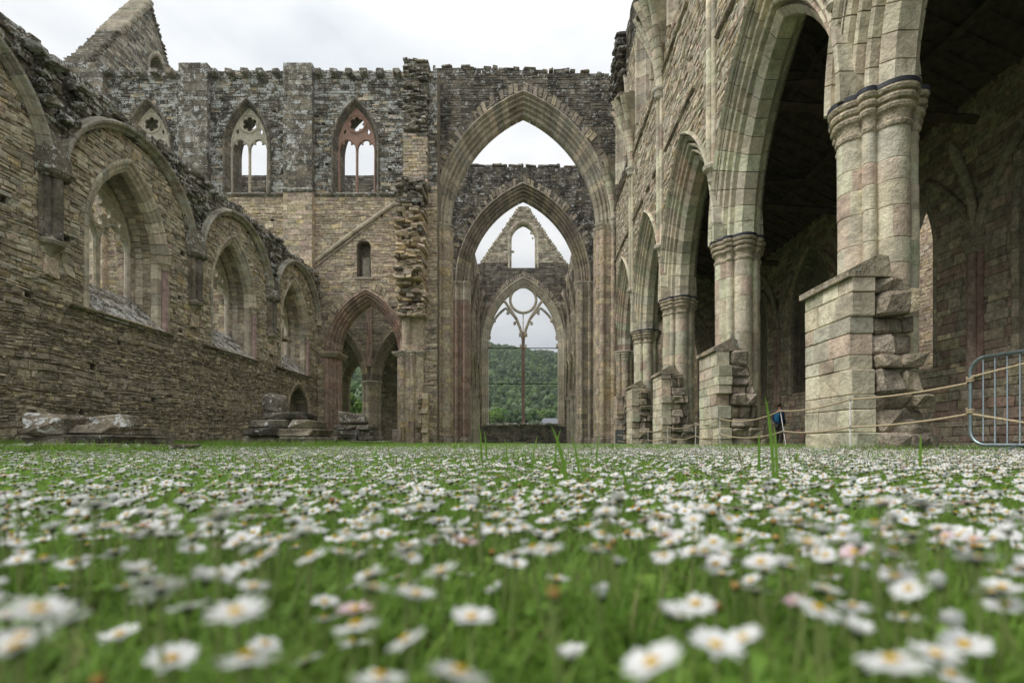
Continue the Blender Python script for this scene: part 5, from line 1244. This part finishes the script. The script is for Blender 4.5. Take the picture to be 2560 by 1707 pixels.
for px, Y, k, s, lab in TREES: tree(tx(px, Y), Y, k, s, rng.uniform(0, 6.3), lab)
def scatter(name, pts, rot, scl, idx, protos, label, cat):
    """many copies of small prototypes on given points (geometry nodes)"""
    me = bpy.data.meshes.new(name); me.from_pydata([tuple(p) for p in pts], [], [])
    a = me.attributes.new('rot', 'FLOAT_VECTOR', 'POINT'); a.data.foreach_set('vector', np.array(rot, 'f').ravel())
    a = me.attributes.new('scl', 'FLOAT', 'POINT'); a.data.foreach_set('value', np.array(scl, 'f'))
    a = me.attributes.new('idx', 'INT', 'POINT'); a.data.foreach_set('value', np.array(idx, 'i'))
    o = bpy.data.objects.new(name, me); C.objects.link(o)
    col = bpy.data.collections.new(name+'_kinds')
    for i, p in enumerate(protos): p.name = f'{name}_kind_{i:02d}'; col.objects.link(p); C.objects.unlink(p)
    ng = bpy.data.node_groups.new(name, 'GeometryNodeTree')
    ng.interface.new_socket('Geometry', in_out='INPUT', socket_type='NodeSocketGeometry'); ng.interface.new_socket('Geometry', in_out='OUTPUT', socket_type='NodeSocketGeometry')
    N = ng.nodes.new; L = ng.links.new
    gi, go = N('NodeGroupInput'), N('NodeGroupOutput'); ip = N('GeometryNodeInstanceOnPoints'); ci = N('GeometryNodeCollectionInfo')
    ci.inputs['Collection'].default_value = col; ci.inputs['Separate Children'].default_value = True; ci.inputs['Reset Children'].default_value = True
    def na(nm, ty):
        q = N('GeometryNodeInputNamedAttribute'); q.data_type = ty; q.inputs[0].default_value = nm; return q.outputs[0]
    L(gi.outputs[0], ip.inputs['Points']); L(ci.outputs[0], ip.inputs['Instance']); ip.inputs['Pick Instance'].default_value = True
    L(na('idx', 'INT'), ip.inputs['Instance Index'])
    e = N('FunctionNodeEulerToRotation'); L(na('rot', 'FLOAT_VECTOR'), e.inputs[0]); L(e.outputs[0], ip.inputs['Rotation'])
    L(na('scl', 'FLOAT'), ip.inputs['Scale']); L(ip.outputs[0], go.inputs[0])
    md = o.modifiers.new('scatter', 'NODES'); md.node_group = ng
    return tag(o, label, cat, kind='stuff')
far = [crown_mesh('crown', [M[x] for x in ks], 230+k, 4.4, 9.5, 20, 75, 0.55, 0.0) for k, ks in enumerate(KINDS_[:1]+KINDS_[2:]+[('leaf_pale', 'leaf_dark'), ('leaf_mid', 'leaf_lime')])]
r2 = random.Random(77); pts, rot, scl, idx = [], [], [], []
for j in range(70):
    y = 172+j*5.2
    n_ = int((y*0.30)/6.0)
    for i in range(-n_*3, n_+2):
        x = i*6.0+r2.uniform(-2.6, 2.6)
        if x < -0.42*y-10 : continue
        yy = y+r2.uniform(-2.4, 2.4)
        pts.append((x, yy, hill_z(x, yy)-1.5)); rot.append((0, 0, r2.uniform(0, 6.28))); scl.append(r2.uniform(0.62, 1.12)); idx.append(r2.choices(range(len(far)), [3, 2, 4, 3, 2 if y < 260 else 0.3])[0])
scatter('woodland', pts, rot, scl, idx, far, 'dense mixed green wood covering the far hillside', 'wood')
hs = thing('house', 'slate-roofed house just showing above the far window sill', 'house', (7.5, 98, 0))
mb = MB(); mb.box(GROUND, 3.3, 13, 0, 3.1, 95, 102, (0.5, 0.5, 0, 0))
mb.v = [(p[0], p[1], p[2]) for p in mb.v]; mb.build('wall', M['render'], hs)
mb = MB(); mb.add([(2.9, 94.6, 3.0), (13.4, 94.6, 3.0), (13.4, 102.4, 3.0), (2.9, 102.4, 3.0), (3.9, 98.5, 4.75), (13.4, 98.5, 4.75)], [(0, 1, 5, 4), (2, 3, 4, 5), (0, 4, 3), (1, 2, 5), (0, 1, 2, 3)]); rfo = mb.build('roof', M['slate'], hs)
mb = MB(); mb.box(GROUND, 11.5, 12.1, 4.2, 5.5, 98.2, 98.8); mb.build('chimney', M['render'], hs)
for x in (4.6, 7.4, 10.2):
    mb = MB(); mb.box(GROUND, x, x+1.1, 1.2, 2.4, 94.94, 95.02); mb.build('window', M['black'], hs)
#@@MEADOW
# ------------------------------------------------------------------ grass and daisies
def blade(mb, p, h, w, ang, lean, r, seg=3, curl=1.0, mi=0):
    d = Vector((math.cos(ang), math.sin(ang), 0)); sd = Vector((-d.y, d.x, 0)); P = []; F = []
    for i in range(seg):
        t = i/seg; c = Vector(p)+d*lean*h*t**1.7*curl+Vector((0, 0, h*(t-0.25*lean*t*t))); ww = w*(1-t**1.6)*0.5
        P += [tuple(c-sd*ww), tuple(c+sd*ww)]
    P.append(tuple(Vector(p)+d*lean*h*curl+Vector((0, 0, h*(1-0.25*lean)))))
    for i in range(seg-1): F.append((2*i, 2*i+1, 2*i+3, 2*i+2))
    F.append((2*seg-2, 2*seg-1, 2*seg)); mb.add(P, F, mi=mi, smooth=True)
def clump(seed, n, rad_, h0, h1, w, straw=0.06):
    r = random.Random(seed); mb = MB()
    for k in range(n):
        a, q = r.uniform(0, 6.28), rad_*math.sqrt(r.random())
        blade(mb, (q*math.cos(a), q*math.sin(a), -0.003), r.uniform(h0, h1), w*r.uniform(0.6, 1.5), r.uniform(0, 6.28), r.uniform(0.3, 1.6), r, mi=1 if r.random() < straw else 0)
    return mb.build('clump', [M['grass'], M['straw']])
def rosette(seed):
    r = random.Random(seed); mb = MB()
    for k in range(9):
        a = 2*pi*k/9+r.uniform(-0.3, 0.3); L_ = r.uniform(0.016, 0.03); d = Vector((math.cos(a), math.sin(a), 0)); sd = Vector((-d.y, d.x, 0)); e = r.uniform(0.15, 0.7)
        pr_ = [(0.0, 0.0012), (0.35, 0.0016), (0.6, 0.0048), (0.85, 0.0058), (1.0, 0.002)]; P = []
        for t, w in pr_:
            c = d*L_*t+Vector((0, 0, 0.004+L_*e*math.sin(t*2.0))); P += [tuple(c-sd*w), tuple(c+sd*w)]
        mb.add(P, [(2*i, 2*i+1, 2*i+3, 2*i+2) for i in range(4)], smooth=True)
    return mb.build('rosette', M['grass'])
def daisy_parts(seed, n_pet, kind, lod=False):
    """meshes of one daisy, head at the origin: petals, disc, calyx"""
    r = random.Random(seed); pet, dsc, cal = MB(), MB(), MB(); R0 = 0.0115
    up = {'open': 0.12, 'cup': 0.75, 'closed': 1.25, 'flat': -0.08, 'bare': 0}[kind]
    if kind != 'bare':
        for k in range(n_pet):
            a = 2*pi*k/n_pet+r.uniform(-0.12, 0.12); L_ = R0*r.uniform(0.85, 1.1); e = up+r.uniform(-0.16, 0.16)
            d = Vector((math.cos(a)*math.cos(e), math.sin(a)*math.cos(e), math.sin(e))); sd = Vector((-math.sin(a), math.cos(a), 0)); nn = d.cross(sd)*-1
            w = R0*0.17*(24/n_pet)*r.uniform(0.9, 1.2) if not lod else R0*0.27; b = Vector((math.cos(a), math.sin(a), 0))*0.0022
            P = [b-sd*w*0.5, b+sd*w*0.5, b+d*L_*0.55+sd*w+nn*L_*0.05, b+d*L_*0.55-sd*w+nn*L_*0.05, b+d*L_*0.95+sd*w*0.55, b+d*L_*0.95-sd*w*0.55]
            pet.add([tuple(p) for p in P], [(0, 1, 2, 3), (3, 2, 4, 5)], smooth=True)
        if not lod and kind != 'closed':
            for k in range(n_pet//2):
                a = 2*pi*(k+0.3)/(n_pet//2)+r.uniform(-0.12, 0.12); L_ = R0*r.uniform(0.7, 0.95); e = up-0.14+r.uniform(-0.1, 0.1)
                d = Vector((math.cos(a)*math.cos(e), math.sin(a)*math.cos(e), math.sin(e))); sd = Vector((-math.sin(a), math.cos(a), 0)); w = R0*0.17
                P = [Vector((0, 0, -0.0006)), d*L_*0.6+sd*w, d*L_, d*L_*0.6-sd*w]; pet.add([tuple(p) for p in P], [(0, 1, 2, 3)], smooth=True)
    q = 6 if lod else 12
    if kind != 'closed':
        rr = 0.0036 if kind != 'bare' else 0.0042; hh = 0.0022 if kind != 'bare' else 0.0048
        loft(dsc, (0, 0), [(ring_pts(rr*s_, q), z*hh) for s_, z in ((0.9, 0.1), (1.0, 0.35), (0.75, 0.8), (0.25, 1.05))], (0.5, 0.5, 0, 0), smooth=True)
    loft(cal, (0, 0), [(ring_pts(s_*0.0034, q), z) for s_, z in ((0.25, -0.0046), (0.8, -0.0036), (1.15, -0.0008), (1.05, 0.0008))], (0.5, 0.5, 0, 0), smooth=True)
    return pet, dsc, cal
def stem_mesh(seed, h, n=5):
    r = random.Random(seed); mb = MB(); bx, by = r.uniform(-0.3, 0.3)*h, r.uniform(-0.3, 0.3)*h
    tube(mb, [(bx*(1-t)**2, by*(1-t)**2, h*t) for t in [0, 0.25, 0.5, 0.75, 1.0]], 0.0012, n, cap=False); return mb
rg = random.Random(31)
def wedge(d0, d1, dens, spread=1.12, pad=0.5):
    """random ground points in the field of view between two distances"""
    out = []; n = int(dens*(spread*(d1*d1-d0*d0)+2*pad*(d1-d0)))
    for _ in range(n):
        while True:
            y = rg.uniform(d0, d1); w1 = spread*d1+pad
            x = rg.uniform(-w1, w1)
            if abs(x) < spread*y+pad: break
        out.append((x, y))
    return out
def blocked(x, y):
    if x < -11.6 or y > 29.0 or x > 11.6: return True
    if x > 4.6 and any(abs(y-p) < 0.9 for p in PY) and x < 6.3: return True
    for cx, cy, w, d in ((-5.55, 6.75, 1.75, 1.55), (-5.55, 12.2, 1.8, 1.55), (-5.65, 17.4, 2.35, 1.45)):
        if abs(x-cx) < w/2 and abs(y-cy) < d/2: return True
    return False
near_cl = [clump(300+k, 70, 0.04, 0.018, 0.055, 0.0022, 0.05) for k in range(5)]
mid_cl = [clump(320+k, 40, 0.06, 0.025, 0.06, 0.0038, 0.06) for k in range(4)]
far_cl = [clump(340+k, 26, 0.22, 0.04, 0.10, 0.016, 0.03) for k in range(3)]
tall_cl = [clump(350+k, 34, 0.16, 0.08, 0.26, 0.011, 0.05) for k in range(3)]
pts, rot, scl, idx = [], [], [], []
for d0, d1, dens, base, n_ in ((0.09, 1.3, 620, 0, 5), (1.3, 4, 260, 5, 4), (4, 9, 75, 5, 4), (7.5, 29, 26, 9, 3)):
    for x, y in wedge(d0, d1, dens, 1.12, 0.35 if y < 2 else 0.6):
        if blocked(x, y) or (y < 0.16 and abs(x) < 0.1): continue
        pts.append((x, y, 0)); rot.append((rg.uniform(-0.15, 0.15), rg.uniform(-0.15, 0.15), rg.uniform(0, 6.28))); scl.append(rg.uniform(0.7, 1.25)*(1.15 if base == 5 and d0 > 3 else 1)); idx.append(base+rg.randrange(n_))
# taller tufts against the wall foot and round the stumps
def tuft(x, y, s=1.0):
    pts.append((x, y, 0)); rot.append((rg.uniform(-0.1, 0.1), rg.uniform(-0.1, 0.1), rg.uniform(0, 6.28))); scl.append(s*rg.uniform(0.7, 1.2)); idx.append(12+rg.randrange(3))
for k in range(900): tuft(rg.uniform(-11.5, -10.2), rg.uniform(8, 29), 1.1)
for cx, cy in ((-5.55, 6.75), (-5.55, 12.2), (-5.65, 17.4)):
    for k in range(130): tuft(cx+rg.uniform(-1.5, 1.5), cy-0.85-abs(rg.gauss(0, 0.25)), 0.8 if cy < 8 else 1.0)
for k in range(700): tuft(rg.uniform(-10, 0), rg.uniform(9, 22), 0.75)
for k in range(160): tuft(rg.uniform(4.1, 6.2), rg.uniform(5.5, 12), 0.7)
for k in range(120): tuft(rg.uniform(-4, 4), rg.uniform(2.5, 9), 0.6)
ros = [rosette(360+k) for k in range(3)]
for x, y in wedge(0.12, 2.2, 330, 1.12, 0.3):
    pts.append((x, y, rg.uniform(0, 0.02))); rot.append((rg.uniform(-0.3, 0.3), rg.uniform(-0.3, 0.3), rg.uniform(0, 6.28))); scl.append(rg.uniform(0.45, 0.95)); idx.append(15+rg.randrange(3))
scatter('grass', pts, rot, scl, idx, near_cl+mid_cl+far_cl+tall_cl+ros, 'short green lawn grass with a few taller tufts', 'grass')
# single tall blades that rise above the daisies
tb_ = MB()
def big_blade(px, py_base, py_top, px_top, d, w):
    x0 = (px-VX)/FPX*d; x1 = (px_top-VX)/FPX*d; zt = CAMH+(VY-py_top)/FPX*d; zb = 0.0
    P = []; F = []; n_ = 8
    for i in range(n_+1):
        t = i/n_; x = x0+(x1-x0)*t**1.6; z = zb+(zt-zb)*(1-(1-t)**1.25); ww = w*0.5*(1-t**2.2)+0.0003
        P += [(x-ww, d+0.004*math.sin(t*3), z), (x+ww, d-0.004*math.sin(t*3), z)]
    for i in range(n_): F.append((2*i, 2*i+1, 2*i+3, 2*i+2))
    tb_.add(P, F, smooth=True)
for q in ((1420, 0, 1062, 1376, 1.25, 0.011), (1450, 0, 1088, 1428, 1.6, 0.008), (1936, 0, 990, 1912, 1.3, 0.0055), (1944, 0, 1062, 1934, 1.5, 0.006), (1898, 0, 1080, 1897, 1.8, 0.007), (1580, 0, 1150, 1545, 0.9, 0.006), (1270, 0, 1096, 1262, 2.3, 0.008), (1205, 0, 1062, 1198, 2.6, 0.012), (1218, 0, 1075, 1210, 2.5, 0.010), (405, 0, 1118, 404, 1.6, 0.007), (980, 0, 1100, 965, 2.2, 0.008),
          (1010, 0, 1108, 1030, 2.0, 0.007), (1330, 0, 1088, 1345, 2.5, 0.007), (1490, 0, 1080, 1500, 2.7, 0.008), (2300, 0, 1085, 2302, 1.9, 0.006), (1180, 0, 1108, 1150, 2.0, 0.007), (1385, 0, 1072, 1402, 2.2, 0.007)): big_blade(*q)
tag(tb_.build('grass_blades', M['grass']), 'single tall grass blades standing above the daisies', 'grass', kind='stuff')
# daisies: the biggest ones one by one
KD = [('open', 'petal', 'disc', 'open white daisy with a yellow centre growing in the short grass', 'open white daisies'), ('flat', 'petal', 'disc', 'white daisy with wide flat petals growing in the short grass', 'flat-petalled white daisies'), ('cup', 'petal', 'disc', 'half-closed white cup-shaped daisy growing in the short grass', 'half-closed daisies'),
      ('open', 'petal_pink', 'disc', 'pink-tinged daisy growing in the short grass', 'pink-tinged daisies'), ('bare', 'petal', 'seed', 'bald brown daisy seed head without petals in the short grass', 'daisy seed heads'), ('closed', 'petal', 'disc', 'tightly closed white daisy bud on its stem in the grass', 'closed daisy buds')]
dm = []
def grab(mb, nm, mk):
    if not mb.f: return None
    o = mb.build(nm, M[mk]); me = o.data; bpy.data.objects.remove(o); return me
for k, (kind, pm, dk_, lab, grp) in enumerate(KD):
    for v in range(3 if k < 2 else 1):
        p, d, c_ = daisy_parts(400+k*5+v, 22+4*v, kind); dm.append((k, grab(p, 'petals', pm), grab(d, 'disc', dk_), grab(c_, 'calyx', 'calyx')))
st_me = [grab(stem_mesh(500+k, 1.0*0.06), 'stem', 'stem') for k in range(4)]
def daisy(x, y, z, tilt, az, s, which, tx_=0.0):
    k, p, d, c_ = dm[which]
    th = thing('daisy', KD[k][3], 'daisy', (x, y, 0), KD[k][4])
    e = Euler((rg.uniform(-tilt, tilt)*0.6+tx_, rg.uniform(-tilt, tilt)-0.1, 0)).to_matrix() @ Euler((0, 0, az)).to_matrix(); e = e.to_euler()
    for nm, me in (('petals', p), ('disc', d), ('calyx', c_)):
        if me is None: continue
        o = bpy.data.objects.new(nm, me); C.objects.link(o); o.parent = th; o.location = (0, 0, z); o.rotation_euler = e; o.scale = (s, s, s)
    o = bpy.data.objects.new('stem', rg.choice(st_me)); C.objects.link(o); o.parent = th; o.rotation_euler = (0, 0, rg.uniform(0, 6.28)); o.scale = (1, 1, (z-0.004)/0.06)
def pick_kind():
    q = rg.random()
    return rg.randrange(3) if q < 0.45 else 3+rg.randrange(3) if q < 0.74 else 6 if q < 0.86 else 7 if q < 0.90 else 8 if q < 0.96 else 9
# those that the photograph shows largest: (pixel x, pixel y, width in pixels, kind)
HERO = [(1790, 1612, 128, 0), (1880, 1600, 0, 0), (2230, 1650, 150, 3), (2340, 1635, 120, 1), (2410, 1610, 110, 0), (2045, 1520, 112, 3), (1180, 1542, 108, 0), (590, 1530, 140, 1), (470, 1518, 100, 0), (400, 1468, 120, 4), (515, 1450, 90, 6), (98, 1525, 150, 2), (620, 1640, 150, 5), (300, 1585, 90, 0), (40, 1615, 150, 1), (1630, 1655, 150, 0), (890, 1560, 115, 5), (885, 1602, 90, 4), (1015, 1465, 92, 3), (1705, 1545, 78, 0), (2020, 1355, 100, 1),
        (1790, 1410, 74, 0), (1910, 1425, 70, 2), (240, 1260, 78, 4), (545, 1285, 104, 5), (950, 1690, 140, 3), (1150, 1680, 160, 4), (1430, 1645, 90, 6), (2440, 1395, 110, 1), (2310, 1260, 110, 0), (2480, 1480, 90, 4), (1850, 1355, 84, 3), (110, 1395, 76, 5), (180, 1408, 66, 3), (2395, 1570, 100, 9), (330, 1255, 36, 6), (1915, 1225, 34, 6), (2080, 1500, 60, 8), (700, 1345, 66, 4), (1240, 1480, 46, 6), (2200, 1255, 78, 0), (1390, 1330, 64, 1)]
nd = 0
for px, py, w, k in HERO:
    if w == 0: continue
    d = 0.0215*FPX/w; x = (px-VX)/FPX*d; z = CAMH-(py-VY)/FPX*d
    z = min(max(z, 0.028), 0.125)
    d2 = min((CAMH-z)*FPX/(py-VY), 1.2); daisy((px-VX)/FPX*d2, d2, z, 0.4, rg.uniform(0, 6.28), 0.84, k, -0.06); nd += 1
cand = wedge(0.21, 1.15, 1050, 1.05, 0.05); cand.sort(key=lambda p: p[1])
zr = lambda: min(0.105, max(0.03, rg.gauss(0.066, 0.017)))
rest_near = []
for x, y in cand:
    if y < 0.28 and rg.random() < 0.4: continue
    if y < 0.42 and rg.random() < 0.15: continue
    if nd < 300: daisy(x, y, zr(), 0.42, rg.uniform(0, 6.28), rg.uniform(0.58, 0.84), pick_kind(), -0.04); nd += 1
    else: rest_near.append((x, y))
dk = []
for k, (kind, pm, dk_, lab, grp) in enumerate(KD):
    for lodv in range(2 if k < 2 else 1):
        p, d, c_ = daisy_parts(450+k*3+lodv, 12, kind, True); mb = MB()
        for q, mi in ((p, 0), (d, 1), (c_, 2)): mb.add([(v[0], v[1], v[2]+0.06) for v in q.v], q.f, mi=mi, smooth=True)
        s_ = stem_mesh(520+k, 0.056, 3); mb.add(s_.v, s_.f, mi=3)
        dk.append(mb.build('daisy_kind', [M[pm], M[dk_], M['calyx'], M['stem']]))
pts, rot, scl, idx = [], [], [], []
def patch(x, y): return 0.5+0.5*math.sin(x*1.3+1.7*math.sin(y*0.6))*math.cos(y*0.9+0.8*math.sin(x*0.7))
def put(x, y, k=1.0):
    if blocked(x, y): return
    if x < -9.6 and rg.random() < 0.8: return
    pts.append((x, y, -0.012+rg.uniform(-0.008, 0.02)+0.006)); rot.append(tuple((Euler((rg.gauss(-0.02, 0.2), rg.gauss(-0.12, 0.2), 0)).to_matrix() @ Euler((0, 0, rg.uniform(0, 6.28))).to_matrix()).to_euler())); scl.append(rg.uniform(0.68, 0.98)*k); idx.append(rg.choices(range(8), [26, 24, 18, 16, 9, 3, 5, 3])[0])
for x, y in rest_near: put(x, y)
for d0, d1, dens, k in ((1.15, 3.0, 1050, 1.0), (3.0, 6.5, 820, 1.05), (6.5, 12, 420, 1.15), (12, 20, 140, 1.3), (20, 28.5, 40, 1.4)):
    for x, y in wedge(d0, d1, dens, 1.1, 0.5):
        right = min(1, max(0.25, 0.75+0.12*x/ max(1, y*0.25)))
        if rg.random() < (0.35+0.65*patch(x, y))*right*(1.0 if y < 12 or x > -3 else 0.5): put(x, y, k)
scatter('daisies', pts, rot, scl, idx, dk, 'carpet of small white daisies across the lawn', 'daisies')
print('stones ready; daisies', nd, len(pts), 'objects', len(bpy.data.objects))
#@@HAZE
hm = bpy.data.materials.new('haze'); hm.use_nodes = True; nt = hm.node_tree; nt.nodes.clear()
ho = nt.nodes.new('ShaderNodeOutputMaterial'); hv = nt.nodes.new('ShaderNodeVolumePrincipled'); nt.links.new(hv.outputs[0], ho.inputs['Volume'])
hv.inputs['Color'].default_value = (0.88, 0.91, 0.92, 1); hv.inputs['Density'].default_value = 0.00028; hv.inputs['Anisotropy'].default_value = 0.2
mb = MB(); mb.box(GROUND, -1600, 1600, -2, 130, -80, 2600); hz = mb.build('haze', hm)
tag(hz, 'thin pale air between the abbey and the hillside', 'haze', kind='stuff')
